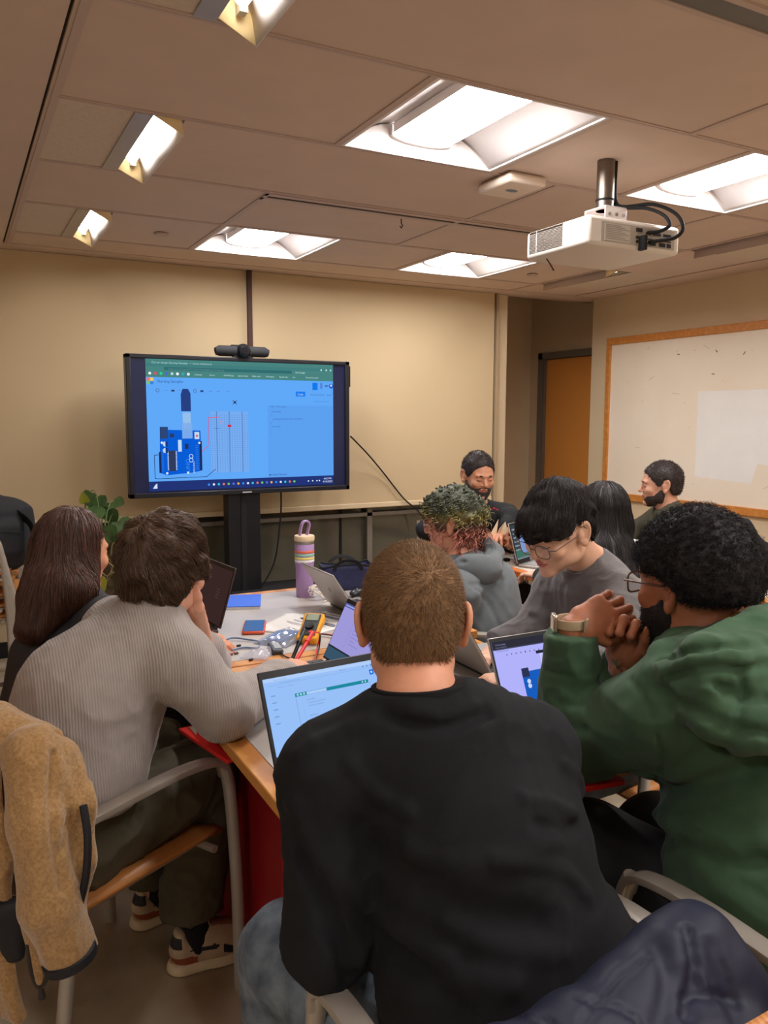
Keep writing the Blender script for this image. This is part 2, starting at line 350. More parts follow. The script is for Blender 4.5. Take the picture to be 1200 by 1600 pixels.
for x,y,lb in [(252,364,'small round sprinkler cover in the ceiling left of the webcam'),(832,428,'small round sprinkler cover in the ceiling below the projector')]:
    r=thing('sprinkler_cover',lb,'sprinkler cover',onz(x,y,ZC),group='round sprinkler covers'); m=MB(); m.lathe([(.0,-.014),(.034,-.014),(.038,-.008),(.038,-.004)],n=24); m.build('cover',M_bar,r); m=MB(); m.lathe([(.03,-.008),(.03,.0)],n=24); m.build('neck',M_gap,r)
# ---- window, shade, raceway
r=structure(bpy.data.objects.new('window_1',None)); COL.objects.link(r); r.location=(1.6,5.46,.27)
m=MB()
for z in (.0,.475): m.bb((-4.2,-.035,z-.0),(2.28,.03,z+.028))
m.bb((-4.2,-.03,.66),(2.28,.03,.69))
for x in (-3.2,-1.9,-.6,1.175): m.bb((x-.022,-.035,0),(x+.022,.03,.67))
m.bb((-4.2,-.075,-.03),(2.28,.03,.0)); m.build('window_frame',mat('window_frame_grey',(128,122,112),.5,.2),r)
m=MB()
for x in(-1.25,.06,.95): m.bb((x-.007,.005,.02),(x+.007,.02,.66))
m.build('window_divider',M_blackm,r)
MB().bb((-4.2,.02,.0),(2.28,.026,.67)).build('pane',M_glass,r)
r=thing('roller_shade','large cream roller shade pulled down over the window behind the display','window shade',(1.0,5.36,.83))
MB().bb((-3.2,-.004,.02),(2.86,.004,1.65)).build('fabric',mat('shade_cloth',(205,182,145),.85,vary=.025,scale=1.2,bump=.12,bscale=500),r)
m=MB(); m.bb((-3.2,-.014,-.012),(2.86,.014,.026)); m.build('bottom_bar',mat('shade_bar',(222,202,168),.6),r,bevel=.006)
m=MB(); m.bb((2.875,-.02,-.1),(2.895,.03,1.65)); m.build('side_channel',mat('shade_channel',(176,154,124),.6),r)
m=MB(); m.bb((1.797,5.325,1.9),(1.828,5.35,2.49)); tag(m.build('cable_raceway',mat('dark_brown_trunking',(70,40,34),.6)),'narrow dark brown pole running from the ceiling down behind the webcam','cable cover')
# ---- door and whiteboard
d=structure(bpy.data.objects.new('door_1',None)); COL.objects.link(d); d.location=(5.1,5.75,0)
m=MB(); m.bb((.03,-.47,.01),(.075,.5,2.055)); m.build('door_leaf',M_door,d)
m=MB(); m.bb((-.02,.5,0),(.13,.56,2.12)); m.bb((-.02,-.53,0),(.13,-.47,2.12)); m.bb((-.02,-.53,2.06),(.13,.56,2.12)); m.bb((-.005,.485,0),(.1,.5,2.06)); m.build('door_frame',mat('door_frame_grey',(120,112,100),.5,.2),d)
m=MB(); m.tube([(.03,-.4,1.0),(-.03,-.4,1.0),(-.03,-.29,1.0)],.01,8); m.lathe([(.025,-.004),(.025,.006)],(.03,-.4,1.0),16,Ry(math.pi/2)); m.build('door_handle',M_alu,d)
r=thing('whiteboard','large stained whiteboard in an oak frame on the right wall','whiteboard',(4.81,3.7,.83))
y0,y1=-1.9,1.36
M_wbs=mat('whiteboard_surface',(240,226,206),.3,col2=(244,232,216),scale=2.5)
MB().bb((-.012,y0,.04),(-.004,y1,1.27)).build('surface',M_wbs,r)
m=MB()
m.bb((-.03,y0-.05,1.26),(0,y1+.0,1.315)); m.bb((-.03,y0-.05,-.0),(0,y1,.055)); m.bb((-.03,y1-.045,.055),(0,y1,1.26)); m.bb((-.03,y0-.05,.055),(0,y0,1.26)); m.build('frame',M_wood,r,bevel=.003)
m=MB(); m.prism([(.42,.86),(.42,.24),(-.06,.22),(-.1,.36),(-.52,.32),(-.52,.86)],-.0125,-.0119,np.array([[0,0,1],[1,0,0],[0,1,0]])); m.build('wiped_patch',mat('wiped_patch',(242,240,238),.3,vary=.02,scale=6),r,smooth=False)
m=MB(); rr=random.Random(3)
for k in range(26):
    y=rr.uniform(-.8,1.2); z=rr.uniform(.75,1.22) if k<18 else rr.uniform(.15,.9); L=rr.uniform(.004,.02); a=rr.uniform(-.6,.6)
    m.box((-.0122,y,z),(.0006,L*(4 if k%3==0 else 1),.002),Rx(a))
m.build('pen_mark',mat('marker_smudge',(168,156,150),.5),r)
m=MB()
for y,z,a in [(.28,1.14,.8),(.62,1.14,.1),(.3,.98,.2),(.05,1.11,-.9)]: m.box((-.0122,y,z),(.0006,.025,.006),Rx(a))
m.build('dark_pen_mark',mat('marker_dark',(80,66,62),.5),r)
# ================================================================ display on its stand
r=thing('display_stand','large flat display on a black floor stand in front of the window shade','display',(1.66,5.03,0))
TW=1.481; TX=-.74; TZ0=1.0; TZ1=1.874
m=MB(); 
m.bb((TX,-.03,TZ0),(TX+TW,.04,TZ0+.03)); m.bb((TX,-.03,TZ1-.025),(TX+TW,.04,TZ1)); m.bb((TX,-.03,TZ0),(TX+.03,.04,TZ1)); m.bb((TX+TW-.03,-.03,TZ0),(TX+TW,.04,TZ1)); m.bb((TX+.02,.0,TZ0+.02),(TX+TW-.02,.05,TZ1-.02))
m.build('frame',mat('display_frame',(30,30,36),.35),r,bevel=.004)
m=MB(); m.bb((TX+TW-.002,-.015,TZ1-.17),(TX+TW+.014,.03,TZ1-.03)); m.build('pen_holder',M_black,r)
MB().bb((TX+.03,-.016,TZ0+.03),(TX+TW-.03,-.004,TZ1-.025)).build('screen_panel',mat('screen_off_glass',(30,34,62),.2,spec=.4,emit=.35),r)
S=Screen(r,(TX+.118,-.018,TZ0+.04),(1,0,0),(0,0,1),TW-.118-.118,TZ1-.026-TZ0-.04)
# page
S.rect(0,.075,1,.865,(96,168,248)); S.rect(0,.865,1,1,(74,132,128)); S.rect(0,0,1,.075,(34,52,118))
S.rect(.0,.945,1,.968,(66,126,126),2); S.rect(.09,.918,.76,.942,(48,108,112),2)
S.text(.03,.965,.022,'Circuit design Starting Sampler   |  home dashboard',(190,226,226)); S.text(.11,.923,.018,'https.www/things/dh0YWTQnMkNlu/editel?tenant=circuits',(190,226,226)); S.text(.78,.923,.018,'Ask Google',(200,230,230))
for k,(nm) in enumerate(['Inventory','Canvas','GRADES app','Speech notes','Slides email','Workspace','Big gift ideas','Site','Phone & the other']): S.text(.24+.075*k,.885,.015,nm,(200,232,232))
for k,c in enumerate([(230,240,240),(220,80,90),(40,210,150),(60,110,220),(180,215,220),(240,250,250),(60,160,200),(230,245,250)]): S.disc(.02+.027*k,.892,.007,c,3)
for x in (.93,.96,.985): S.disc(x,.955,.005,(190,225,225),3)
for i,c in enumerate([(230,120,110),(240,200,110),(120,200,120),(60,130,220)]): S.rect(.004+.016*(i%2),.835-.025*(i//2),.02+.016*(i%2),.86-.025*(i//2),c,2)
S.text(.055,.825,.03,'Starting Sampler',(52,90,150))
for k,x in enumerate((.055,.095,.13,.165,.2,.24,.275,.32,.36,.41)):
    if k in(0,4,5): S.ring(x,.765,.009,.0025,(70,100,160),2)
    elif k in(2,6): S.rect(x-.008,.758,x+.008,.772,(44,64,110),2)
    else: S.line([(x-.008,.765),(x+.008,.765)],.002,(86,124,190),2)
S.rect(.878,.79,.908,.85,(20,120,235),2); S.disc(.988,.825,.013,(30,90,200),2); S.disc(.988,.83,.006,(200,225,255),3); S.line([(.93,.81),(.93,.84)],.012,(84,130,210),2); S.line([(.955,.825),(.965,.825)],.008,(70,100,180),2)
S.rect(.782,.735,.836,.775,(24,124,238),2); S.text(.792,.745,.022,'Code',(190,220,255),3); S.text(.865,.745,.02,'Start Simulation    Send To',(70,112,178)); S.text(.88,.69,.018,'1 (Arduino Uno R3)',(82,128,200))
S.rect(.622,.075,1,.66,(92,160,240),2); S.text(.64,.645,.02,'Edit  void_setup',(64,110,180),3)
for k,tx_ in enumerate(['void setup()','{','   pinMode(LED_BUILTIN, OUTPUT);','}','void loop()','{','}']): S.text(.64,.605-.03*k,.018,tx_,(60,104,176),3)
S.text(.645,.09,.022,'Serial Monitor',(52,84,150),3); S.rect(.625,.093,.638,.1,(40,60,120),3)
# arduino picture
S.poly([(.055,.14),(.06,.47),(.262,.46),(.268,.15),(.22,.135),(.09,.12)],(8,92,214),2); S.rect(.06,.4,.1,.49,(44,70,120),3); S.rect(.175,.47,.215,.6,(150,190,235),3); S.rect(.17,.4,.222,.52,(120,170,235),3)
S.poly([(.168,.61),(.168,.74),(.178,.78),(.205,.78),(.217,.745),(.217,.61)],(40,64,130),3)
S.rect(.232,.395,.256,.45,(200,220,245),3); S.disc(.244,.42,.006,(200,90,90),4)
for y in (.36,.31): S.disc(.085,y,.013,(190,215,245),3); S.rect(.085,y-.02,.098,y+.02,(30,60,130),4)
S.rect(.148,.3,.166,.39,(190,215,245),3); S.rect(.182,.32,.2,.36,(34,52,96),3); S.rect(.108,.41,.13,.44,(40,60,100),3)
S.rect(.1,.15,.135,.285 if False else .31,(48,60,92),3)
for k in range(14):
    for x in (.097,.138): S.rect(x-.003,.16+.0105*k,x+.003,.165+.0105*k,(220,235,250),3)
    S.rect(.066,.15+.0105*k*1.2,.075,.153+.0105*k*1.2,(70,140,220),3); S.rect(.236,.16+.014*k,.25,.163+.014*k,(70,140,220),3)
S.rect(.052,.14,.063,.3,(26,44,96),3); S.rect(.256,.15,.268,.38,(26,44,96),3)
for y in(.262,.232): S.ring(.212,y,.011,.003,(200,225,250),3)
S.text(.205,.14,.045,'UNO',(60,140,230),3,math.pi/2); S.text(.23,.13,.02,'ARDUINO',(190,215,250),3,math.pi/2)
for x,y in((.068,.37),(.256,.365),(.09,.135),(.195,.135)): S.disc(x,y,.006,(220,235,250),3)
# breadboard + wires
S.rect(.315,.13,.515,.61,(118,172,240),2); S.rect(.345,.13,.35,.61,(86,130,200),3); S.rect(.41,.13,.418,.61,(96,144,214),3); S.rect(.48,.13,.485,.61,(86,130,200),3)
for i in range(15):
    for j in range(26):
        x=.322+.0133*i; y=.15+.0172*j
        if i not in(2,7,12): S.rect(x-.0013,y-.0022,x+.0013,y+.0022,(58,96,160),3)
S.rect(.405,.487,.424,.505,(200,40,70),4); S.line([(.27,.3),(.3,.34),(.305,.56),(.365,.565)],.003,(225,60,90),4); S.line([(.06,.28),(.03,.275),(.03,.1),(.045,.095),(.29,.1),(.335,.155)],.003,(30,60,110),4); S.rect(.335,.475,.365,.478,(60,90,150),4); S.disc(.372,.53,.005,(230,130,150),4); S.disc(.372,.515,.004,(230,130,150),4)
for a,b_ in((.435,.668),(.455,.695),(.435,.695),(.455,.668)): S.line([(.445,.68),(a,b_)],.003,(40,54,84),3)
S.disc(.445,.682,.006,(40,54,84),4)
for k in range(19): S.disc(.3+.026*k,.036,.006,[(60,140,240),(220,230,250),(60,200,220),(230,120,90),(120,200,110),(90,120,220),(240,180,80)][k%7],3)
S.poly([(.018,.02),(.04,.02),(.04,.06),(.03,.05)],(210,225,250),3); S.text(.94,.042,.022,'4:05 PM',(220,230,250),3); S.text(.935,.018,.022,'4/10/2025',(220,230,250),3)
for x in(.85,.875,.9,.915): S.disc(x,.035,.004,(220,230,250),3)
S.build('screen_image')
m=MB(); m.bb((-.12,.0,.05),(.1,.11,1.02)); m.build('column',M_black,r,bevel=.006); m=MB(); m.bb((-.035,-.006,.05),(.0,.001,1.0)); m.build('column_groove',M_blackm,r)
m=MB(); m.bb((-.3,-.28,.0),(-.22,.3,.07)); m.bb((.22,-.28,0),(.3,.3,.07)); m.bb((-.3,.0,.02),(.3,.12,.09)); m.build('base',M_blackm,r,bevel=.01)
m=MB(); m.bb((-.12,-.22,.33),(.5,.2,.355)); m.bb((-.1,.05,.3),(.1,.1,.34)); m.build('shelf',M_blackm,r,bevel=.004)
m=MB(); m.bb((-.03,-.0335,TZ0+.008),(.03,-.031,TZ0+.016)); m.build('maker_badge',mat('badge_silver',(190,190,195),.4),r)
r=thing('webcam_bar','black conference webcam bar on top of the display','webcam',(1.66,5.02,1.874))
m=MB(); m.tube([(-.185,0,.035),(-.16,0,.04),(.14,0,.04),(.165,0,.035)],[.024,.034,.034,.024],16); m.build('bar',mat('webcam_cloth',(42,42,46),.8,bump=.3,bscale=600),r)
m=MB(); m.lathe([(.0,.0),(.03,.0),(.042,.012),(.045,.03),(.045,.06)],(-.01,-.055,.042),24,Rx(-math.pi/2)); m.build('lens_housing',M_black,r)
m=MB(); m.lathe([(.0,.0),(.022,.0),(.024,.006)],(-.01,-.06,.042),20,Rx(-math.pi/2)); m.build('lens',mat('lens_glass',(20,22,30),.05,coat=1),r)
MB().bb((-.07,-.02,.0),(.05,.03,.012)).build('foot',M_black,r); MB().bb((-.08,-.01,.072),(.02,.02,.08)).build('top_plate',M_black,r)
m=MB(); m.tube(curve_pts([ony(548,682,5.12),ony(575,710,5.25),ony(600,740,5.32),ony(630,778,5.33),ony(662,812,5.33),V(3.3,5.33,.3),V(3.4,5.33,.02)]),.006,6); tag(m.build('display_cable',M_blackm),'thin black cable sloping down the shade right of the display','cable')
m=MB(); m.tube(curve_pts([ony(439,768,5.06),ony(439,800,5.08),ony(434,850,5.09),ony(428,880,5.1),ony(416,905,5.1),ony(408,914,5.1)]),.006,6); tag(m.build('power_cable',M_blackm),'thin black cable hanging straight below the display','cable')
# ================================================================ tables
def table(label,x0,y0,x1,y1,group,h=.74,top=(190,182,174),legs='red',edge=M_wood):
    cx,cy_=(x0+x1)/2,(y0+y1)/2; r=thing('table',label,'table',(cx,cy_,0),group=group); a,b=(x1-x0)/2,(y1-y0)/2
    e=.05
    MB().bb((-a+e,-b+e,h-.026),(a-e,b-e,h)).build('tabletop',mat('white_laminate_%d'%top[0],top,.38,vary=.02,scale=9),r)
    m=MB(); m.bb((-a,-b,h-.03),(-a+e,b,h-.0005)); m.bb((a-e,-b,h-.03),(a,b,h-.0005)); m.bb((-a+e,-b,h-.03),(a-e,-b+e,h-.0005)); m.bb((-a+e,b-e,h-.03),(a-e,b,h-.0005)); m.build('edge_band',edge,r,bevel=.003)
    if legs=='red':
        for s in(-1,1):
            m=MB(); x=s*(a-.12); m.prism([(-b+.5,0),(b-.02,0),(b-.3,h-.03),(-b+.42,h-.03)],-.012,.012,np.array([[0,0,1],[1,0,0],[0,1,0]]),(x,0,0)); m.build('leg_panel',mat('red_leg',(150,14,22),.5,vary=.05,scale=6),r,bevel=.004)
    else:
        for sx in(-1,1):
            for sy in(-1,1): MB().bb((sx*(a-.04)-.025,sy*(b-.04)-.025,0),(sx*(a-.04)+.025,sy*(b-.04)+.025,h-.03)).build('leg',mat('copper_leg',(186,112,66),.45,.3),r,bevel=.004)
        m=MB(); m.bb((-a+.05,-b+.04,h-.09),(a-.05,-b+.06,h-.03)); m.bb((-a+.05,b-.06,h-.09),(a-.05,b-.04,h-.03)); m.build('apron',mat('copper_leg',(186,112,66)),r)
    return r
T1=table('white topped table with oak edge nearest the camera, holding the open black laptop',.524,1.24,1.55,2.305,'white work tables')
T2=table('white topped table beyond the oak seam, holding the lilac bottle and multimeter',.524,2.315,1.62,3.29,'white work tables')
T3=table('white topped back table with orange wood edge, under the silver laptop',2.43,2.94,3.35,3.64,'back tables',edge=mat('orange_edge',(214,122,52),.42,kind='wood',scale=3,col2=(196,104,40),stretch=(1,9,9)),legs='x',top=(222,208,190))
T4=table('pale table top at the right edge of the picture beside the black coat',2.95,1.75,3.7,2.3,'back tables',legs='x',edge=M_wood,top=(226,206,176))
m=MB(); m.prism([(.0,0),(.03,.0),(.09,.25),(-.03,.25)],-.006,.006,None,(0,0,0)); 
r=thing('red_folder','red folder with a white mark on the chair arm under the grey knitted sleeve','folder',(.52,1.90,.681),A(12))
MB().bb((-.02,-.125,0),(.09,.13,.01)).build('cover',M_red,r,bevel=.002); m=MB(); m.prism([(-.005,.06),(.03,.115),(.005,.12)],.0103,.0108); m.build('white_mark',M_white,r,smooth=False)
r=thing('red_folder','red folder on the table corner under the green sleeve','folder',(1.15,1.232,.7405),A(-8))
MB().bb((-.06,-.065,0),(.05,.08,.012)).build('cover',M_red,r,bevel=.002)
# ================================================================ chairs
def chair(label,x,y,az,group='steel armchairs with wooden seats'):
    """az = compass direction the seat faces, clockwise from +Y"""
    r=thing('armchair',label,'chair',(x,y,0),-az,group)
    hw=.262
    m=MB(); P=[(-.22,-.22),(.22,-.22),(.225,.2),(.2,.235),(-.2,.235),(-.225,.2)]
    nu,nv=9,9
    def seat(u,v): xx=(u-.5)*.45*(1 if v<.9 else .97); yy=-.22+.46*v; z=.445-.012*math.sin(math.pi*u)*(1-v)-.03*max(0,v-.8)**2*25*.4; return (xx,yy,z)
    m.grid(seat,nu,nv); m.build('seat',M_ply,r,solid=.014)
    for s in(-1,1):
        m=MB(); m.tube(curve_pts([(s*hw,.25,0),(s*hw,.245,.3),(s*hw,.225,.56),(s*hw,.2,.640)],6),.0165,12); m.build('leg',M_grey,r)
        m=MB(); m.tube(curve_pts([(s*hw,.212,.60),(s*hw,.198,.636),(s*hw,.155,.657),(s*hw,.05,.668),(s*hw,-.12,.665),(s*(hw-.01),-.23,.655)],6),.0,12,flat=(.021,.0095,(0,0,1))); m.build('armrest',M_grey,r)
        m=MB(); m.tube(curve_pts([(s*(hw-.01),-.3,0),(s*(hw-.012),-.255,.3),(s*(hw-.015),-.225,.5),(s*(hw-.015),-.235,.66),(s*(hw-.02),-.275,.86)],6),.0155,12); m.build('leg',M_grey,r)
    m=MB(); m.tube([(-hw,.17,.425),(hw,.17,.425)],.01,8); m.tube([(-hw+.01,-.2,.425),(hw-.01,-.2,.425)],.01,8)
    for s in(-1,1): m.tube([(s*.2,.19,.428),(s*.2,-.2,.428)],.01,8)
    m.build('seat_frame',M_grey,r)
    m=MB()
    def back(u,v): xx=(u-.5)*.5; z=.56+.3*v; return (xx,-.245-.055*v-.05*math.sin(math.pi*u)+.02,z)
    m.grid(back,11,6); m.build('backrest',M_ply,r,solid=.012)
    m=MB()
    for s in(-1,1): m.lathe([(.014,0),(.014,.012)],(s*hw,.25,0),12); m.lathe([(.014,0),(.014,.012)],(s*(hw-.01),-.3,0),12)
    m.build('foot_cap',M_blackm,r)
    return r

chair_defs={'knit':('steel armchair with wooden seat under the person in the ribbed grey sweater',.243,2.01,A(61)),
 'black':('steel armchair at the bottom of the picture under the person in the black sweatshirt',.705,.83,A(1)),
 'green':('steel armchair at the lower right under the person in the green hoodie',1.345,.83,A(0)),
 'long':('steel armchair under the long brown haired person at the left',.19,2.47,A(75)),
 'crew':('steel armchair under the person in the dark grey crew neck',1.86,1.78,A(-90)),
 'curl':('steel armchair under the curly haired person in the grey hoodie',1.89,2.69,A(-52)),
 'beard':('steel armchair under the bearded person in black at the back',2.68,3.92,A(195)),
 'dark':('steel armchair under the person with long dark hair',2.42,2.42,A(20)),
 'olive':('steel armchair under the person in the olive jacket by the whiteboard',3.62,3.12,A(-80))}
CH=None
for k,(lb,x,y,az) in chair_defs.items():
    if CH is None: CH=chair(lb,x,y,az)
    else:
        c=copy_tree(CH); c.location=(x,y,0); c.rotation_euler=(0,0,-az); tag(c,lb,'chair')
for k,lb in enumerate(['lowest steel armchair of the stack at the left edge, standing on the floor','second armchair from the bottom of the stack at the left edge','middle armchair of the stack at the left edge','second armchair from the top of the stack at the left edge','topmost armchair of the stack at the left edge, under the black backpack']):
    c=copy_tree(CH); c.location=(.05-.012*k,4.86,.058*k); c.rotation_euler=(0,0,-A(100)); tag(c,lb,'chair','stacked armchairs at the left edge')
c=copy_tree(CH); c.location=(3.25,2.72,0); c.rotation_euler=(0,0,-A(-60)); tag(c,'steel armchair under the black coat beside the pale table','chair')
# ================================================================ smooth solids: signed distance shapes meshed with surface nets
f32=np.float32
def smin(a,b,k):
    if k<=0: return np.minimum(a,b)
    h=np.clip(.5+.5*(b-a)/k,0,1); return b+(a-b)*h-k*h*(1-h)
def smax(a,b,k): return -smin(-a,-b,k)
_PERM=np.random.default_rng(11).random((64,64,64)).astype(f32)
def vnoise(P):
    """value noise 0..1"""
    i=np.floor(P).astype(np.int32); f=(P-i).astype(f32); f=f*f*(3-2*f); i0=i&63; i1=(i+1)&63
    g=lambda a,b,c:_PERM[a,b,c]
    x0,y0,z0=i0.T; x1,y1,z1=i1.T; fx,fy,fz=f.T
    a=g(x0,y0,z0)*(1-fx)+g(x1,y0,z0)*fx; b=g(x0,y1,z0)*(1-fx)+g(x1,y1,z0)*fx
    c=g(x0,y0,z1)*(1-fx)+g(x1,y0,z1)*fx; d=g(x0,y1,z1)*(1-fx)+g(x1,y1,z1)*fx
    return (a*(1-fy)+b*fy)*(1-fz)+(c*(1-fy)+d*fy)*fz
class Sdf:
    def __init__(s,k=.02): s.k=k; s.p=[]; s.lo=np.full(3,9e9); s.hi=-s.lo.copy()
    def _b(s,pts,r):
        for p in pts: s.lo=np.minimum(s.lo,np.asarray(p)-r); s.hi=np.maximum(s.hi,np.asarray(p)+r)
    def cone(s,a,b,ra,rb=None,k=None,sub=False):
        a=np.asarray(a,f32); b=np.asarray(b,f32); rb=ra if rb is None else rb
        if not sub: s._b([a,b],max(ra,rb))
        ab=b-a; L2=float(ab@ab)+1e-12
        def f(P):
            q=P-a; t=np.clip(q@ab/L2,0,1); return np.sqrt(((q-t[:,None]*ab)**2).sum(1))-(ra+(rb-ra)*t)
        s.p.append((f,s.k if k is None else k,sub)); return s
    def chain(s,pts,rs,k=None):
        for i in range(len(pts)-1): s.cone(pts[i],pts[i+1],rs[i],rs[i+1],k if i else None)
        return s
    def ell(s,c,r,R=None,k=None,sub=False):
        c=np.asarray(c,f32); r=np.asarray(r,f32)
        if not sub: s._b([c],r.max())
        RR=None if R is None else np.asarray(R,f32)
        def f(P):
            q=P-c
            if RR is not None: q=q@RR
            k0=np.sqrt(((q/r)**2).sum(1)); k1=np.sqrt(((q/(r*r))**2).sum(1))+1e-9
            return k0*(k0-1)/k1
        s.p.append((f,s.k if k is None else k,sub)); return s
    def slab(s,a,b,wa,wb,side,k=None,sub=False):
        """oval limb from a to b: wa=(half width along side, half depth)"""
        a=np.asarray(a,f32); b=np.asarray(b,f32); ax=b-a; L=float(np.linalg.norm(ax)); ax=ax/L
        sd=np.asarray(side,f32); sd=sd-ax*float(sd@ax); sd=sd/np.linalg.norm(sd); fr=np.cross(ax,sd).astype(f32)
        if not sub: s._b([a,b],max(wa[0],wb[0]))
        def f(P):
            q=P-a; h=q@ax; t=np.clip(h/L,0,1); w=h-t*L; u=q@sd; v=q@fr
            A=wa[0]+(wb[0]-wa[0])*t; B=wa[1]+(wb[1]-wa[1])*t; C=np.minimum(A,B)
            k0=np.sqrt((u/A)**2+(v/B)**2+(w/C)**2); k1=np.sqrt((u/A**2)**2+(v/B**2)**2+(w/C**2)**2)+1e-9
            return k0*(k0-1)/k1
        s.p.append((f,s.k if k is None else k,sub)); return s
    def box(s,c,d,R=None,r=.005,k=None,sub=False):
        c=np.asarray(c,f32); d=np.asarray(d,f32)/2-r; RR=np.eye(3,dtype=f32) if R is None else np.asarray(R,f32)
        if not sub: s._b([c],float(np.linalg.norm(d))+r)
        def f(P):
            q=np.abs((P-c)@RR)-d; return np.sqrt((np.maximum(q,0)**2).sum(1))+np.minimum(q.max(1),0)-r
        s.p.append((f,s.k if k is None else k,sub)); return s
    def cut(s,pt,n,k=.004):
        """drop everything on the +n side of the plane"""
        pt=np.asarray(pt,f32); n=nrm(n).astype(f32)
        s.p.append((lambda P:-((P-pt)@n),k,True)); return s
    def cap(s,pt,d,r=.075,ln=.2,k=.004):
        """trim a sleeve end: removes only what lies just beyond pt along d"""
        pt=np.asarray(pt,float); d=nrm(d); return s.box(pt+d*ln/2,(2*r,2*r,ln),rotm(pt,pt+d),.003,k,True)
    def fn(s,f,k=0.,sub=False,lo=None,hi=None):
        if lo is not None: s._b([lo,hi],0)
        s.p.append((f,k,sub)); return s
    def disp(s,f): s.p.append((f,None,None)); return s
    def __call__(s,P):
        P=P.astype(f32); d=None
        for f,k,sub in s.p:
            if sub is None: d=d+f(P)
            elif d is None: d=f(P)
            elif sub: d=smax(d,-f(P),k)
            else: d=smin(d,f(P),k)
        return d
    def grad(s,P,e=.0015):
        P=P.astype(f32); g=np.empty_like(P)
        for i in range(3):
            o=np.zeros(3,f32); o[i]=e; g[:,i]=s(P+o)-s(P-o)
        return g/(np.linalg.norm(g,axis=1,keepdims=True)+1e-9)
def nets(S,h,pad=.02,lo=None,hi=None,proj=1):
    lo=(S.lo if lo is None else np.asarray(lo))-pad; hi=(S.hi if hi is None else np.asarray(hi))+pad; B=8
    nb=np.ceil((hi-lo)/(h*B)).astype(int)+1; n=nb*B
    ci=np.stack(np.meshgrid(*[np.arange(k) for k in nb],indexing='ij'),-1).reshape(-1,3)
    cd=S((lo+(ci+.5)*B*h)); keep=np.abs(cd)<h*B*1.5+.012
    vol=np.repeat(np.repeat(np.repeat(cd.reshape(nb),B,0),B,1),B,2).astype(f32)
    off=np.stack(np.meshgrid(*[np.arange(B)]*3,indexing='ij'),-1).reshape(-1,3)
    K=ci[keep]
    for s0 in range(0,len(K),600):
        q=(K[s0:s0+600,None,:]*B+off[None]).reshape(-1,3); vol[q[:,0],q[:,1],q[:,2]]=S(lo+q*h)
    neg=vol<0
    cnt=np.zeros(tuple(n-1),np.int8)
    for dx in(0,1):
        for dy in(0,1):
            for dz in(0,1): cnt+=neg[dx:n[0]-1+dx,dy:n[1]-1+dy,dz:n[2]-1+dz]
    act=np.argwhere((cnt>0)&(cnt<8))
    if not len(act): return np.zeros((0,3)),np.zeros((0,4),int)
    cor=np.array([[x,y,z] for x in(0,1) for y in(0,1) for z in(0,1)])
    cv=np.stack([vol[act[:,0]+c[0],act[:,1]+c[1],act[:,2]+c[2]] for c in cor],1)
    acc=np.zeros((len(act),3)); wt=np.zeros(len(act))
    for a in range(8):
        for b in range(a+1,8):
            if abs(cor[a]-cor[b]).sum()!=1: continue
            m=(cv[:,a]<0)!=(cv[:,b]<0); t=np.where(m,cv[:,a]/(cv[:,a]-cv[:,b]+1e-12),0)
            acc+=m[:,None]*(cor[a]+(cor[b]-cor[a])*t[:,None]); wt+=m
    v=lo+(act+acc/wt[:,None])*h
    idx=np.full(tuple(n-1),-1,np.int32); idx[act[:,0],act[:,1],act[:,2]]=np.arange(len(act))
    F=[]
    for ax in range(3):
        sl0=[slice(1,n[k]-1) for k in range(3)]; sl1=list(sl0); sl0[ax]=slice(0,n[ax]-1); sl1[ax]=slice(1,n[ax])
        A=neg[tuple(sl0)]; Bn=neg[tuple(sl1)]; e=np.argwhere(A!=Bn); base=e.copy()
        for k in range(3):
            if k!=ax: base[:,k]+=1
        fl=A[e[:,0],e[:,1],e[:,2]]; u,w_=(ax+1)%3,(ax+2)%3; q=[]
        for du,dw in((-1,-1),(0,-1),(0,0),(-1,0)):
            c=base.copy(); c[:,u]+=du; c[:,w_]+=dw; q.append(idx[c[:,0],c[:,1],c[:,2]])
        q=np.stack(q,1); q[~fl]=q[~fl][:,::-1]; F.append(q[(q>=0).all(1)])
    F=np.concatenate(F)
    for _ in range(proj):
        d=S(v); g=S.grad(v,h*.4); v=v-g*np.clip(d,-h*.6,h*.6)[:,None]
    return v,F
def mesh_np(name,v,F,m,parent=None,smooth=True,mi=None):
    me=bpy.data.meshes.new(name); nf=len(F); k=F.shape[1]
    me.vertices.add(len(v)); me.vertices.foreach_set('co',np.asarray(v,f32).ravel())
    me.loops.add(nf*k); me.loops.foreach_set('vertex_index',F.astype(np.int32).ravel())
    me.polygons.add(nf); me.polygons.foreach_set('loop_start',np.arange(nf,dtype=np.int32)*k); 
    if smooth: me.polygons.foreach_set('use_smooth',np.ones(nf,bool))
    if mi is not None: me.polygons.foreach_set('material_index',np.asarray(mi,np.int32))
    me.update(calc_edges=True); return link(name,me,m,parent)
def solid(name,S,h,m,parent=None,base=(0,0,0),mi_fn=None,pad=.02,proj=1,lo=None,hi=None):
    v,F=nets(S,h,pad,lo,hi,proj)
    mi=None
    if mi_fn is not None: mi=mi_fn(v[F].mean(1))
    return mesh_np(name,v-np.asarray(base),F,m,parent,mi=mi)
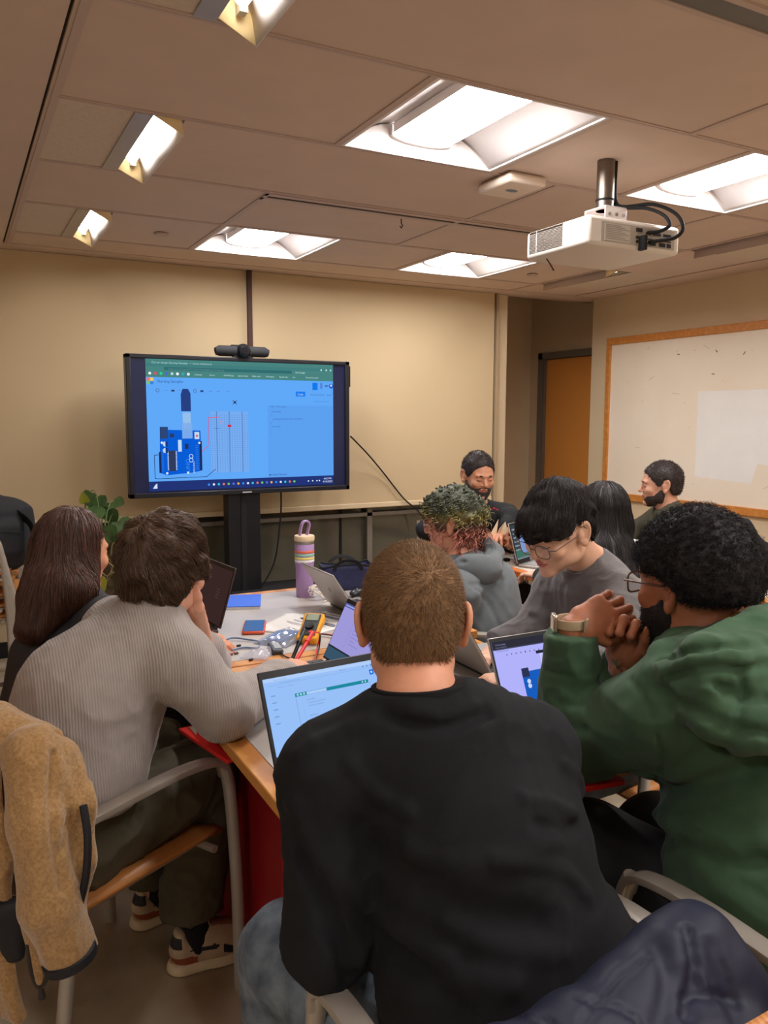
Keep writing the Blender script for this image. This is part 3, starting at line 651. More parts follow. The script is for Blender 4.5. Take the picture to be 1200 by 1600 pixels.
def tubes(P,r,n=3,taper=True):
    """P (N,S,3) strand points -> verts, quads; r (N,) or scalar"""
    N,Sg,_=P.shape; T=np.gradient(P,axis=1); T/=np.linalg.norm(T,axis=2,keepdims=True)+1e-9
    ref=np.where(np.abs(T[:,:1,2:3])<.8,np.array([0,0,1.]),np.array([1.,0,0])); X=np.cross(T,np.broadcast_to(ref,T.shape)); X/=np.linalg.norm(X,axis=2,keepdims=True)+1e-9; Y=np.cross(T,X)
    rr=np.broadcast_to(np.asarray(r,float).reshape(-1,1),(N,Sg)).copy()
    if taper: rr*=np.linspace(1,.35,Sg)[None]**1.0
    V_=np.stack([P+rr[...,None]*(X*math.cos(2*math.pi*k/n)+Y*math.sin(2*math.pi*k/n)) for k in range(n)],2).reshape(-1,3)
    i=np.arange(N)[:,None,None]*Sg*n+np.arange(Sg-1)[None,:,None]*n; k=np.arange(n)[None,None,:]
    a=i+k; b=i+(k+1)%n; F=np.stack([a,b,b+n,a+n],-1).reshape(-1,4); return V_,F
def merge(parts):
    vs,fs,k=[],[],0
    for v,F in parts:
        vs.append(v); fs.append(F+k); k+=len(v)
    return np.concatenate(vs),np.concatenate(fs)
def scatter(v,F,n,rng,ok=None):
    q=v[F]; ar=np.linalg.norm(np.cross(q[:,2]-q[:,0],q[:,3]-q[:,1]),axis=1); i=rng.choice(len(F),n,p=ar/ar.sum()); a,b=rng.random((2,n,1))
    q=q[i]; p=(q[:,0]*(1-a)+q[:,1]*a)*(1-b)+(q[:,3]*(1-a)+q[:,2]*a)*b
    if ok is not None: p=p[ok(p)]
    return p
def flow_strands(S,p,flow,nseg,step,lift,rng,jit=.15,grow=0.):
    """strands that follow the surface of S along flow(p), held lift above it"""
    P=[p]; ln=rng.random(len(p))
    lf=lift*(.3+1.4*ln); jd=rng.normal(0,jit,(len(p),3))
    for i in range(nseg):
        g=S.grad(p.astype(f32),.003); f=flow(p)+jd; f=f-g*(f*g).sum(1,keepdims=True)*(1-grow); f/=np.linalg.norm(f,axis=1,keepdims=True)+1e-9
        p=p+f*np.asarray(step).reshape(-1,1); d=S(p.astype(f32)); t=(lf*min(1,(i+1)/2))
        p=p-g*np.clip(d-t,-.02,.02)[:,None]*(1. if grow==0 else .4); P.append(p)
    return np.stack(P,1)
# ================================================================ people
class Frame:
    """head frame: origin in the middle of the skull, x person's right, y forward, z up"""
    def __init__(s,o,az,pitch=0.,roll=0.):
        s.o=np.asarray(o,float); R=Rz(-az)@Rx(pitch)@Ry(roll); s.R=R       # columns = axes; pitch<0 looks down
    def w(s,p): return s.o+np.asarray(p,float)@s.R.T
    def l(s,P): return (P-s.o)@s.R
def hand(S,wr,fwd,nor,left,curl=(.3,.35,.4,.45),spread=.1,size=1.,thumb=.5,k=.006,tcurl=.3):
    """adds palm, four bent fingers and a thumb; fwd = wrist to knuckles, nor = out of the back of the hand"""
    f=nrm(fwd); n=np.asarray(nor,float); n=nrm(n-f*np.dot(n,f)); t=np.cross(f,n)*(1 if not left else -1)   # t towards the little finger
    t=-t                                                                                                 # t towards the thumb
    wr=np.asarray(wr,float); z=size
    S.slab(wr,wr+f*.03*z,(.026*z,.019*z),(.032*z,.017*z),t,k=.012)
    S.slab(wr+f*.028*z,wr+f*.085*z,(.034*z,.0165*z),(.038*z,.0135*z),t,k=.012)
    L=[.046,.05,.047,.036]; off=[.029,.0095,-.010,-.029]; fo=[.088,.093,.089,.08]
    for i in range(4):
        b=wr+f*fo[i]*z+t*off[i]*z; d=nrm(f+t*(1.5-i)*spread*.5); c=curl[i]; r=(.0088,.0092,.0088,.0078)[i]*z
        pts=[b-f*.012*z]; ang=c*.7; p=b.copy(); pts.append(p)
        for j,(m,ca) in enumerate(((1.,1.),(.62,1.15),(.5,.8))):
            dd=d*math.cos(ang)-n*math.sin(ang); p=p+dd*L[i]*m*z; pts.append(p); ang+=c*ca*1.25
        S.chain(pts,[r*1.05,r*1.04,r,r*.93,r*.78],k=.004)
        S.p[-4]=(S.p[-4][0],k,False)
    tb=wr+f*.028*z+t*.024*z-n*.006*z; d1=nrm(f*.75+t*(.75*thumb+.25)-n*.35); p1=tb+d1*.042*z; d2=nrm(f*.95+t*(thumb-tcurl)*.5-n*.3); p2=p1+d2*.034*z; d3=nrm(d2-t*tcurl*.6-n*tcurl*.3); p3=p2+d3*.024*z
    S.chain([tb,p1,p2,p3],[.0165*z,.0118*z,.0105*z,.0085*z],k=.006)
    return S
def head_sdf(fr,fem=False,jaw=1.,nose=1.,ears=True,fat=0.):
    S=Sdf(.02); w=fr.w; R=fr.R
    def E(c,r,k=None,sub=False,rot=None): S.ell(w(c),r,R if rot is None else R@rot,k,sub)
    E((0,-.012,.030),(.077,.100,.094)); E((0,.03,-.005),(.066+fat,.066,.085),.03); E((0,.04,-.065),(.055*jaw+fat,.052,.05),.025)
    E((0,.078,-.1),(.024,.02,.018),.02)                                   # chin
    for s in(-1,1):
        E((s*.05*jaw,.01,-.07),(.018+fat,.03,.022),.025); E((s*.042,.07,-.028),(.024,.02,.02),.02)   # jaw corner, cheek bone
        E((s*.030,.104,.0),(.0175,.0115,.0105),.010,True)                 # eye socket
        E((s*.030,.0825,-.001),(.0155,.0135,.0105),.004)                  # lids
    E((0,.083,.02),(.05,.018,.010),.014)                                  # brow
    S.cone(w((0,.089,.006)),w((0,.112*nose+(1-nose)*.1,-.028)),.0075,.0115,.010); 
    for s in(-1,1): E((s*.0125,.099,-.033),(.0075,.0095,.007),.006)
    E((0,.0935,-.058),(.021,.0095,.0055),.005); E((0,.092,-.068),(.019,.0095,.0065),.004); E((0,.1005,-.0628),(.018,.004,.0012),.002,True)
    if ears:
        for s in(-1,1):
            er=Rz(s*.5)@Rx(.12); c=np.array((s*.083,-.014,-.004)); rot=R@er
            if s<0: pass
            cw=w(c).astype(f32); rt=rot.astype(f32)
            def ring(P,cw=cw,rt=rt):
                q=(P-cw)@rt; yy=q[:,1]+.004*(q[:,2]/.03); r=np.sqrt((yy/.0165)**2+(q[:,2]/.0285)**2)
                return np.sqrt(((r-1)*.019)**2+(q[:,0]*.8)**2)-.0047
            def disc(P,cw=cw,rt=rt):
                q=(P-cw)@rt; r=np.sqrt((q[:,1]/.0165)**2+(q[:,2]/.0285)**2); return np.maximum((r-1)*.017,np.abs(q[:,0]+.001)-.0026)
            S.fn(ring,.006); S.fn(disc,.004); S.ell(w(c+np.array((0,.006,-.031))),(.006,.009,.011),rot,.006); S.ell(w(c+np.array((-s*.004,.012,-.002))),(.007,.008,.014),rot,.006)
    return S
def skin_mat(name,col,lip,sss=.12): return [mat('skin_'+name,col,.5,vary=.05,scale=45,bump=.12,bscale=420,sss=sss),mat('lip_'+name,lip,.42,vary=.04,scale=60)]
def lips(fr):
    def f(C):
        q=fr.l(C); return ((np.abs(q[:,2]+.063)<.0105-.0085*(np.abs(q[:,0])/.023)**2)&(np.abs(q[:,0])<.021)&(q[:,1]>.085)).astype(int)
    return f
class Hair:
    """hair skin over the head: thickness falls to nothing outside the hairline"""
    def __init__(s,fr,T=.012,front=.062,temple=.03,nape=-.075,side=-.03,lump=0.,lf=30.,top=0.,fringe=0.,back=0.,width=0.,jag=.016):
        s.fr=fr; s.a=(T,front,temple,nape,side,lump,lf,top,fringe,back,width)
        S=Sdf(.02); T_=T
        S.ell(fr.w((0,-.012+.0,.030)),(.077+T+width,.100+T+back,.094+T+top),fr.R); S.ell(fr.w((0,-.035,-.03)),(.062+T*.7+width*.6,.06+T*.7+back*.5,.06),fr.R,.03)
        if fringe: S.ell(fr.w((0,.05,.05)),(.066+T,.05+fringe,.045+T),fr.R,.02)
        def clip(P):
            q=fr.l(P); x,y,z=np.abs(q[:,0]),q[:,1],q[:,2]
            # hairline height as a function of how far forward
            t=np.clip((y+.02)/.1,0,1); u=np.clip((-.02-y)/.05,0,1)
            line=side+(front-side)*np.clip((y-.035)/.045,0,1)
            line=np.where((y<.035)&(y>-.0),temple*0+side,line); bl=nape
            ear=(.034-side)*np.exp(-((y+.012)/.026)**2)
            line=line+jag*(vnoise((q*(70 if jag<.04 else 45)).astype(f32))-.5); line=np.where(y<=0,bl+(side-bl)*np.clip((y+.05)/.05,0,1),line)+ear
            return (line-z)*.8
        S.fn(lambda P:-clip(P),.012,True)
        if lump: S.disp(lambda P:-lump*(vnoise(fr.l(P).astype(f32)*lf)-.45))
        s.S=S
def hair_obj(name,parts,m,parent,base):
    v,F=merge(parts); return mesh_np(name,v-np.asarray(base),F,m,parent)
def glasses(fr,parent,base,m,w=.05,h=.036,y=.108,z=-.002,r=.0013,round_=.5,lens=True):
    g=MB(); l=MB()
    for s in(-1,1):
        P=[]
        for k in range(20):
            a=2*math.pi*k/20; ca,sa=math.cos(a),math.sin(a); e=round_
            P.append(fr.w((s*(.033)+w/2*math.copysign(abs(ca)**e,ca),y-.006*abs(s*.033+w/2*ca)/.05,z+h/2*math.copysign(abs(sa)**e,sa)))-base)
        g.tube(P+[P[0]],r,6,False); l.add(P,[tuple(range(20))])
        g.tube([fr.w((s*(.033+w/2),y-.006,z+.008))-base,fr.w((s*.077,y-.014,z+.009))-base,fr.w((s*.08,.0,z+.008))-base,fr.w((s*.078,-.018,z-.008))-base],r,6)
    g.tube(curve_pts([fr.w((-.01,y-.002,z+.004))-base,fr.w((0,y+.002,z+.008))-base,fr.w((.01,y-.002,z+.004))-base],4),r,6)
    o=g.build('glasses',m,parent); 
    if lens: l.build('lens',mat('eyeglass_lens',(240,240,245),.06,alpha=.10,spec=.8),o)
    return o
def brows(fr,parent,base,col,y=.0965,eyes=True):
    m=MB()
    for s in(-1,1):
        P=curve_pts([fr.w((s*.012,y+.002,.016))-base,fr.w((s*.03,y,.021))-base,fr.w((s*.048,y-.017,.014))-base],5); n=len(P); m.tube(P,[.0022+.0022*math.sin(math.pi*(k+.6)/n) for k in range(n)],6)
    m.build('eyebrows',mat('brow_%d'%col[0],col,.8),parent)
    if eyes:
        m=MB()
        for s in(-1,1): m.tube(curve_pts([fr.w((s*.016,.0925,-.0035))-base,fr.w((s*.03,.0968,-.0075))-base,fr.w((s*.0455,.0885,-.003))-base],5),.0011,5)
        m.build('eyelashes',mat('lash',(24,18,16),.8),parent)
def torso(S,J,pad,sc_=1.,chest=.125,waist=.165,belly=.13,hip=.185):
    pe,ch,nk,sl,sr=[np.asarray(J[k],float) for k in('pelvis','chest','neck','shl','shr')]; side=nrm(sr-sl); wd=np.linalg.norm(sr-sl)/2
    mid=(pe*.55+ch*.45)
    up=ch*.35+nk*.65-V(0,0,.02); p=pad
    S.slab(pe,mid,(hip*sc_+p,.115*sc_+p),(waist*sc_+p,belly*sc_+p),side); S.slab(mid,ch,(waist*sc_+p,belly*sc_+p),(wd*.86+p,chest*sc_+p),side,.06)
    S.slab(ch,up,(wd*.88+p,chest*sc_+p),(wd*.72+p,.085*sc_+p),side,.06)
    for s_ in(sl,sr): S.cone(nk*.8+s_*.2-V(0,0,.012),s_,.05*sc_+p,.058*sc_+p,.05)
    return S
def arm(S,sh,el,wr,pad,rs=(.058,.047,.043,.034),k=.03,bulk=1.):
    p=pad; m=np.asarray(sh)*.5+np.asarray(el)*.5
    S.cone(sh,el,rs[0]*bulk+p,rs[1]*bulk+p,k); S.cone(el,wr,rs[2]*bulk+p,rs[3]+p,.02); return S
def folds(amp,freq,stretch,rot=None,thr=.0,lo=0.):
    st=np.asarray(stretch,f32)*freq; RR=np.eye(3,dtype=f32) if rot is None else np.asarray(rot,f32)
    def f(P):
        q=(P@RR)*st; n=vnoise(q+vnoise(q*.7+9.)[:,None]*.8); r=1-np.abs(2*n-1); return -amp*(r*r-.35)
    return f
def crease(pts,h,wd):
    """raised fold along a polyline"""
    pts=[np.asarray(p,f32) for p in pts]
    def f(P):
        d=np.full(len(P),9.,f32)
        for a,b in zip(pts[:-1],pts[1:]):
            ab=b-a; q=P-a; t=np.clip(q@ab/float(ab@ab),0,1); d=np.minimum(d,((q-t[:,None]*ab)**2).sum(1))
        return -h*np.exp(-d/wd**2)
    return f
def legs(S,J,pad,rs=(.085,.062,.06,.045),k=.03):
    for s in('l','r'):
        S.cone(J['hip'+s],J['kn'+s],rs[0]+pad,rs[1]+pad,.05); S.cone(J['kn'+s],J['an'+s],rs[2]+pad,rs[3]+pad,.02)
    return S
def simple_shoe(parent,base,an,az,m,name='shoe',L=.27):
    f=V(math.sin(az),math.cos(az),0); s=V(f[1],-f[0],0); a=V(an[0],an[1],0)
    S=Sdf(.02); S.slab(a-f*.05+V(0,0,.045),a+f*.03+V(0,0,.05),(.036,.04),(.04,.045),s); S.slab(a+f*.03+V(0,0,.04),a+f*(L-.09)+V(0,0,.032),(.042,.04),(.044,.028),s); S.cut((0,0,.004),(0,0,-1))
    return solid(name,S,.009,m,parent,base)
def person_root(label,base,cat='person'): return thing('person',label,cat,base)
def sit(J,az,pz=.53,thigh=.42,spread=.11,shin=.43,foot=0.):
    """fills in hips, knees, ankles for someone sitting and facing az"""
    f=V(math.sin(az),math.cos(az),0); s=V(f[1],-f[0],0); pe=np.asarray(J['pelvis'],float)
    for k,sg in(('l',-1),('r',1)):
        J.setdefault('hip'+k,pe+s*sg*.09-V(0,0,.02)); J.setdefault('kn'+k,np.asarray(J['hip'+k])+f*thigh+s*sg*spread*.5+V(0,0,.0)); kn=np.asarray(J['kn'+k])
        J.setdefault('an'+k,V(kn[0]+f[0]*foot,kn[1]+f[1]*foot,.09))
    return J
def core(J,sk,parent,base,fr,extra=None,hands=(),hs=None,h=.0035,mi=None,headkw={}):
    """the body: head and neck finely, hands finely, hidden trunk and limbs coarsely, one mesh"""
    H=head_sdf(fr,**headkw); nk=np.asarray(J['neck'],float); nr=J.get('neckr',.055)
    H.cone(fr.w((0,-.022,-.05)),nk,nr,nr*1.08,.03); H.cone(nk,nk-V(0,0,.05),nr*1.1,nr*1.6,.03)
    parts=[nets(H,h)]
    B=Sdf(.04); torso(B,J,-.012,J.get('sc',1.)); 
    for s in('l','r'): arm(B,J['sh'+s],J['el'+s],J['wr'+s],-.006)
    legs(B,J,-.012); B.cone(nk,nk*.5+np.asarray(J['chest'])*.5,.05,.09)
    parts.append(nets(B,.014,proj=0))
    for d in hands:
        G=Sdf(.012); s=d.pop('s'); wr=np.asarray(J['wr'+s],float); el=np.asarray(J['el'+s],float); e2=wr+(el-wr)*d.pop('fore',.55)
        G.slab(e2,wr,(.038,.034),(.027,.021),d.pop('wside',np.cross(nrm(wr-el),d['nor']))); hand(G,wr,left=(s=='l'),**d); parts.append(nets(G,.0028,.01))
    v,F=merge(parts); o=mesh_np('body',v-np.asarray(base),F,sk,parent,mi=lips(fr)(v[F].mean(1)))
    return o,H
M_sw=mat('black_sweatshirt',(24,24,27),.9,vary=.08,scale=14,bump=.25,bscale=700,spec=.3)
M_jean=mat('washed_denim',(116,126,136),.85,col2=(60,72,86),scale=22,bump=.4,bscale=500)
M_dark=mat('dark_trousers',(30,30,34),.85,vary=.15,scale=20,bump=.2,bscale=500)
M_shoe=mat('dark_shoe',(34,32,32),.6)
def strands_on(Hs,n,ok,flow,nseg,step,lift,r,seed,jit=.15,h=.006,grow=0.,off=0.):
    rng=np.random.default_rng(seed); v,F=nets(Hs,h); p=scatter(v,F,n,rng,ok); step=np.asarray(step)[:len(p)]; return (v,F),tubes(flow_strands(Hs,p,flow,nseg,step,lift,rng,jit,grow),r)
# ---------------------------------------------------------------- person in the black sweatshirt (nearest)
J=dict(pelvis=V(.71,.85,.52),chest=V(.69,.985,.84),neck=ond(652,1098,1.27),shl=ond(520,1212,1.25),shr=ond(822,1178,1.33),ell=onz(512,1470,.71),wrl=V(.56,1.17,.60),elr=V(.97,1.17,.735),wrr=V(.82,1.40,.80))
sit(J,A(-8)); J['knl']=V(.475,1.25,.55); J['anl']=V(.46,1.27,.09)
base=V(.71,.85,0); P_=person_root('person in a black sweatshirt with cropped light brown hair, seen from behind at bottom centre',base)
fr=Frame(ond(645,968,1.33),A(28),-.22)
sk=skin_mat('fair_a',(226,160,126),(196,110,96))
body,HS=core(J,sk,P_,base,fr,hands=[dict(s='l',fwd=V(.1,1,-.2),nor=V(0,.2,1)),dict(s='r',fwd=V(-.3,1,-.1),nor=V(0,0,1))])
S=Sdf(.03); torso(S,J,.02,1.04); arm(S,J['shl'],J['ell'],J['wrl'],.016,bulk=1.08); arm(S,J['shr'],J['elr'],J['wrr'],.016,bulk=1.05)
nk=J['neck']; S.cone(nk+V(0,0,.0),nk-V(0,-.01,.06),.066,.09,.03)
S.cut(nk+V(0,.012,.024),V(-.05,.18,1),.006)
S.ell(nk+V(.01,.03,.050),(.058,.062,.045),k=.004,sub=True)
c1=[ond(470,1230,1.1),ond(490,1290,1.1),ond(560,1390,1.08),ond(660,1480,1.06),ond(760,1580,1.02)]
def onto(pts):
    """drops picture places onto the cloth so a fold runs where it is seen"""
    out=[]
    for x,y in pts:
        d=ray(x,y); t=np.linspace(.7,5.2,900); q=S((CO+d*t[:,None]).astype(f32)); i=int(np.argmax(q<0)); i=i if q[i]<0 else int(np.argmin(q)); out.append(CO+d*t[i])
    return out
def fold(pts,h,wd,n=5): S.disp(crease(onto([p[:2] for p in curve_pts([(x,y,0) for x,y in pts],n)]),h,wd))
S0=list(S.p)
for pts,h_,w_ in [([(462,1255),(480,1310),(540,1385),(620,1450),(700,1500)],.013,.016),([(500,1340),(560,1420),(640,1500),(720,1580)],-.008,.018),([(545,1190),(585,1235),(640,1270)],.008,.012),([(455,1290),(485,1370),(520,1440),(548,1530)],-.016,.014),
  ([(640,1330),(720,1350),(800,1340),(870,1310)],.006,.016),([(775,1345),(840,1350),(885,1365),(915,1400)],.010,.011),([(820,1250),(860,1256),(895,1270)],.008,.010),([(840,1290),(880,1298),(900,1292)],-.007,.012),([(600,1120),(680,1135),(760,1118)],-.006,.014),([(640,1105),(690,1120),(740,1105)],.005,.010),([(880,1195),(900,1215),(906,1235)],.010,.010),([(560,1300),(640,1370),(740,1420),(830,1440)],-.006,.025),([(470,1180),(520,1150),(600,1120)],.006,.014),([(700,1440),(780,1480),(880,1490)],.006,.016),([(640,1560),(720,1530),(800,1540)],.006,.018)]: fold(pts,h_*1.8,w_*.9)
S.disp(folds(.007,9.,(1.6,1,.55),Ry(.6))); S.disp(folds(.003,22.,(1.6,1,.6),Ry(.6)))
solid('sweatshirt',S,.006,M_sw,P_,base)
m=MB(); ring=[nk+V(.01,.008,.016)+V(.073*math.cos(t),.075*math.sin(t),-.012*math.sin(t)) for t in np.linspace(0,2*math.pi,40)]; m.tube([p-base for p in ring],.0,8,False,flat=(.006,.013,(0,0,1))); m.build('neckband',M_sw,P_)
S=Sdf(.03); legs(S,J,.022); S.slab(J['pelvis'],J['pelvis']-V(0,0,.06),(.19,.13),(.18,.13),V(1,0,0)); S.cut((0,0,.08),(0,0,-1)); S.disp(folds(.006,18.,(1,1,.6)))
solid('jeans',S,.009,M_jean,P_,base)
for k in 'lr': simple_shoe(P_,base,J['an'+k],A(-8),M_shoe)
HR=Hair(fr,T=.004,front=.055,nape=-.075,side=-.02); wh=fr.w((.025,-.10,.075))
(v,F),tb=strands_on(HR.S,15000,lambda p:HR.S(p.astype(f32))<.002,lambda p:(lambda d:d/np.linalg.norm(d,axis=1,keepdims=True)+np.cross(d,fr.R[:,1])*2.)(p-wh)+HR.S.grad(p.astype(f32))*.9,3,np.random.default_rng(1).uniform(.0022,.0042,15000),.004,.0005,1,.25,grow=.75)
hair_obj('hair',[(v,F),tb],mat('hair_light_brown',(126,95,64),.65,rand=.3,spec=.35),P_,base)
# ---------------------------------------------------------------- person in the ribbed grey sweater
f_=V(.875,.485,0); rt=V(.485,-.875,0)
J=dict(pelvis=V(.14,1.95,.55),neck=ond(236,958,1.95),ell=onz(322,1040,.80),wrl=ond(302,948,2.02),elr=onz(350,1110,.805),wrr=ond(437,1064,2.1),neckr=.056)
J['chest']=J['neck']*.62+J['pelvis']*.38+V(-.045,-.01,.0)
J['shl']=J['neck']-rt*.17+V(.03,.02,-.075); J['shr']=J['neck']+rt*.135+V(-.025,.01,-.105)
J.update(hipl=V(.11,2.05,.53),hipr=V(.20,1.88,.53),knl=V(.46,2.24,.54),knr=V(.545,2.05,.545),anl=V(.43,2.30,.1),anr=V(.50,2.07,.1))
base=V(.14,1.95,0); P_=person_root('person in a ribbed light grey sweater leaning on the table, chin on hand',base)
fr=Frame(ond(258,892,1.98),A(50),-.12,.05)
sk=skin_mat('fair_b',(226,166,136),(200,116,104))
body,HS=core(J,sk,P_,base,fr,hands=[dict(s='l',fwd=V(-.35,-.15,1),nor=V(.6,.5,.2),curl=(.9,1.0,1.1,1.1),fore=1.0),dict(s='r',fwd=ond(470,1022,2.22)-ond(437,1064,2.1),nor=V(-.3,-.2,1),curl=(.8,.9,.9,.9),fore=.5,thumb=.8)])
S=Sdf(.035); torso(S,J,.022,1.06,chest=.13); arm(S,J['shr'],J['elr'],J['wrr'],.018,(.062,.052,.05,.038)); 
S.cone(J['shl'],J['ell'],.08,.065,.03); S.cone(J['ell'],J['ell']*.75+J['wrl']*.25,.06,.058,.02)
nk=J['neck']; S.cone(nk+V(0,0,.0),nk-V(0,0,.06),.064,.09,.03); hn=nrm(fr.o-nk); S.cone(nk-hn*.02,nk+hn*.012,.068,.062,.02)
S.cut(nk+hn*.03,hn+V(0,0,.3),.006); S.ell(nk+hn*.055,(.056,.056,.045),k=.004,sub=True); S.cap(J['wrr'],J['wrr']-J['elr'],.006)
S.cut((0,0,.615),(0,0,-1),.02); S.disp(crease([ond(60,1120,1.6),ond(150,1160,1.6),ond(240,1120,1.68)],.006,.03)); S.disp(crease([ond(215,1175,1.68),ond(240,1150,1.68),ond(265,1075,1.72)],-.012,.02)); S.disp(crease([ond(90,1190,1.6),ond(170,1230,1.6),ond(240,1190,1.62)],.007,.02)); S.disp(folds(.007,9.,(1,1,.8))); S.disp(folds(.003,24.,(1,1,.7)))
M_rib=mat('ribbed_knit',(166,155,148),.9,vary=.05,scale=30,bump=.48,bscale=52.,kind='wave',stretch=(1,.55,1.15),sheen=.3)
solid('sweater',S,.0065,M_rib,P_,base)
S=Sdf(.03); legs(S,J,.028,(.085,.065,.062,.052)); S.slab(J['pelvis']+V(.01,0,.1),J['pelvis']-V(0,0,.06),(.185,.135),(.19,.14),rt); S.cut((0,0,.155),(0,0,-1)); S.disp(folds(.012,12.,(1,1,1.4),Rx(.5))); S.disp(folds(.005,28.,(1,1,.7)))
solid('trousers',S,.007,mat('olive_twill',(82,76,58),.8,vary=.08,scale=18,bump=.3,bscale=600),P_,base)
def sneaker(an,heel,toe):
    d=nrm(V(toe[0]-heel[0],toe[1]-heel[1],0)); L=.285; s_=V(d[1],-d[0],0); h0=V(heel[0],heel[1],0); R=np.array([d,-s_,V(0,0,1)]).T; q=lambda x,y,z:h0+R@V(x,y,z)
    S=Sdf(.02); S.slab(q(.05,0,.045),q(.14,0,.055),(.034,.05),(.037,.045),s_); S.slab(q(.14,0,.055),q(.24,0,.04),(.038,.04),(.042,.028),s_,.03); S.slab(q(.03,0,.06),q(.035,0,.105),(.03,.024),(.026,.016),s_,.02); S.cone(q(.10,0,.09),q(.16,0,.085),.036,.03,.02)
    S.cone(q(.075,0,.16),q(.085,0,.085),.034,.034,.006,True); S.cut(q(0,0,.022),V(0,0,-1))
    def mi(C):
        l=(C-h0)@R; x,y,z=l[:,0],np.abs(l[:,1]),l[:,2]; o=np.zeros(len(C),int)
        o[(z<.052-.12*np.maximum(x-.045,0))&(x<.075)]=1; o[(x<.035)&(z>.075)&(z<.105)]=2
        o[(np.abs(z-.066-.04*(x-.085))<.007*np.clip((x-.05)/.04,0,1)*np.clip((.135-x)/.01,0,1))]=2; o[(np.abs(z-.045-(x-.17)*-.5)<.012)&(x>.145)&(x<.178)]=2; o[(x>.11)&(x<.19)&(y<.02)&(z>.075)]=3
        return o
    sh=solid('sneaker',S,.004,[mat('sneaker_beige',(190,166,140),.7,vary=.06,scale=30,bump=.2,bscale=300),mat('sneaker_brown',(150,76,44),.7),mat('sneaker_dark',(36,34,38),.6),mat('sneaker_tongue',(150,104,82),.75)],P_,base,mi)
    sh['label']='beige sneaker with dark stripes and brown heel patch'
    S=Sdf(.02); S.slab(q(.04,0,.0),q(.145,0,.0),(.043,.05),(.041,.05),s_); S.slab(q(.145,0,.0),q(.248,0,.008),(.041,.05),(.046,.05),s_,.03); S.cut(q(0,0,.003),V(0,0,-1),.006); S.fn(lambda P:((P-h0)@R)[:,2]-(.03-.0*((P-h0)@R)[:,0]),.006,False); S.p[-1]=(lambda P:-(((P-h0)@R)[:,2]-.03),.005,True)
    so=solid('sole',S,.005,mat('sneaker_sole',(224,206,172),.6,vary=.04,scale=20),sh,base)
    m=MB()
    for k in range(5):
        x=.115+.017*k; zc=.123-.0095*k*1.05; m.tube(curve_pts([q(x,.024,zc-.016)-base,q(x+.006,.008,zc+.002)-base,q(x-.004,-.008,zc+.003)-base,q(x+.004,-.024,zc-.016)-base],4),.0026,6)
    m.build('laces',mat('sneaker_lace',(170,136,112),.8),sh)
    S=Sdf(.02); S.cone(q(.08,0,.06),V(an[0],an[1],.24),.036,.046); S.cut((0,0,.23),(0,0,1)); solid('sock',S,.006,mat('black_sock',(20,20,24),.9,bump=.5,bscale=90,kind='wave'),P_,base)
sneaker(J['anr'],onz(262,1520,.0),onz(408,1478,.0)); sneaker(J['anl'],onz(205,1452,0),onz(330,1400,0))
HR=Hair(fr,T=.017,front=.03,nape=-.085,side=-.006,lump=.022,lf=34.,top=.007,back=.006)
def fl(p):
    q=fr.l(p); c=q-np.array([-.01,-.09,.11]); d=np.stack([c[:,0]*1.2,c[:,1]*.9+.02,c[:,2]*.7-.035],1); n=vnoise((q*26).astype(f32))-.5; d+=np.stack([n*.09,-n*.05,n*.03],1); return nrm_rows(d)@fr.R.T
def nrm_rows(d): return d/(np.linalg.norm(d,axis=1,keepdims=True)+1e-9)
(v,F),tb=strands_on(HR.S,5200,lambda p:HR.S(p.astype(f32))<.004,fl,8,np.random.default_rng(2).uniform(.004,.009,5200),.006,.0009,2,.12,grow=.12)
hair_obj('hair',[(v,F),tb],mat('hair_brown',(92,66,46),.45,rand=.4,spec=.6),P_,base)
brows(fr,P_,base,(80,56,40))
# ---------------------------------------------------------------- person in the green hoodie
J=dict(pelvis=V(1.37,.83,.52),chest=V(1.345,.95,.84),neck=ond(1112,1005,1.58),shl=V(1.165,1.03,.955),shr=V(1.515,1.01,.955),ell=onz(888,1168,.80),wrl=ond(893,982,1.655),elr=V(1.50,1.31,.82),wrr=ond(972,1045,1.72),neckr=.064)
sit(J,A(-12)); J['knl']=V(1.15,1.22,.57); J['anl']=V(1.17,1.25,.09)
base=V(1.37,.83,0); P_=person_root('person in a dark green hoodie with short black curly hair, glasses and beard, hands clasped',base)
fr=Frame(ond(1081,915,1.6),A(-4),-.05)
sk=skin_mat('brown',(170,106,74),(140,84,74))
lf=nrm(ond(958,950,1.68)-J['wrl']); rf=nrm(ond(985,965,1.69)-J['wrr']); tw=-CF
body,HS=core(J,sk,P_,base,fr,headkw=dict(fat=.004,jaw=1.05),hands=[dict(s='l',fwd=lf,nor=tw+CU*.45,curl=(.55,.6,.6,.5),fore=.35,size=1.04,spread=.12),dict(s='r',fwd=nrm(rf+CR*-.12),nor=-tw+CR*.65,curl=(1.15,1.2,1.2,1.1),spread=.25,fore=.3,size=1.04,thumb=.35,tcurl=-.1)])
M_green=mat('green_fleece',(60,88,62),.9,vary=.07,scale=16,bump=.2,bscale=600,sheen=.08)
S=Sdf(.035); torso(S,J,.028,1.2,chest=.15,waist=.175,belly=.15,hip=.2); arm(S,J['shl'],J['ell'],J['wrl'],.015,(.078,.06,.052,.036)); arm(S,J['shr'],J['elr'],J['wrr'],.022,(.072,.056,.052,.04))
nk=J['neck']
hd=[ond(1028,1052,1.48),ond(1042,1026,1.5),ond(1082,1008,1.5),ond(1130,992,1.5),ond(1165,968,1.55),ond(1185,958,1.62)]
S.chain(hd,[.02,.022,.023,.023,.022,.018],.02)
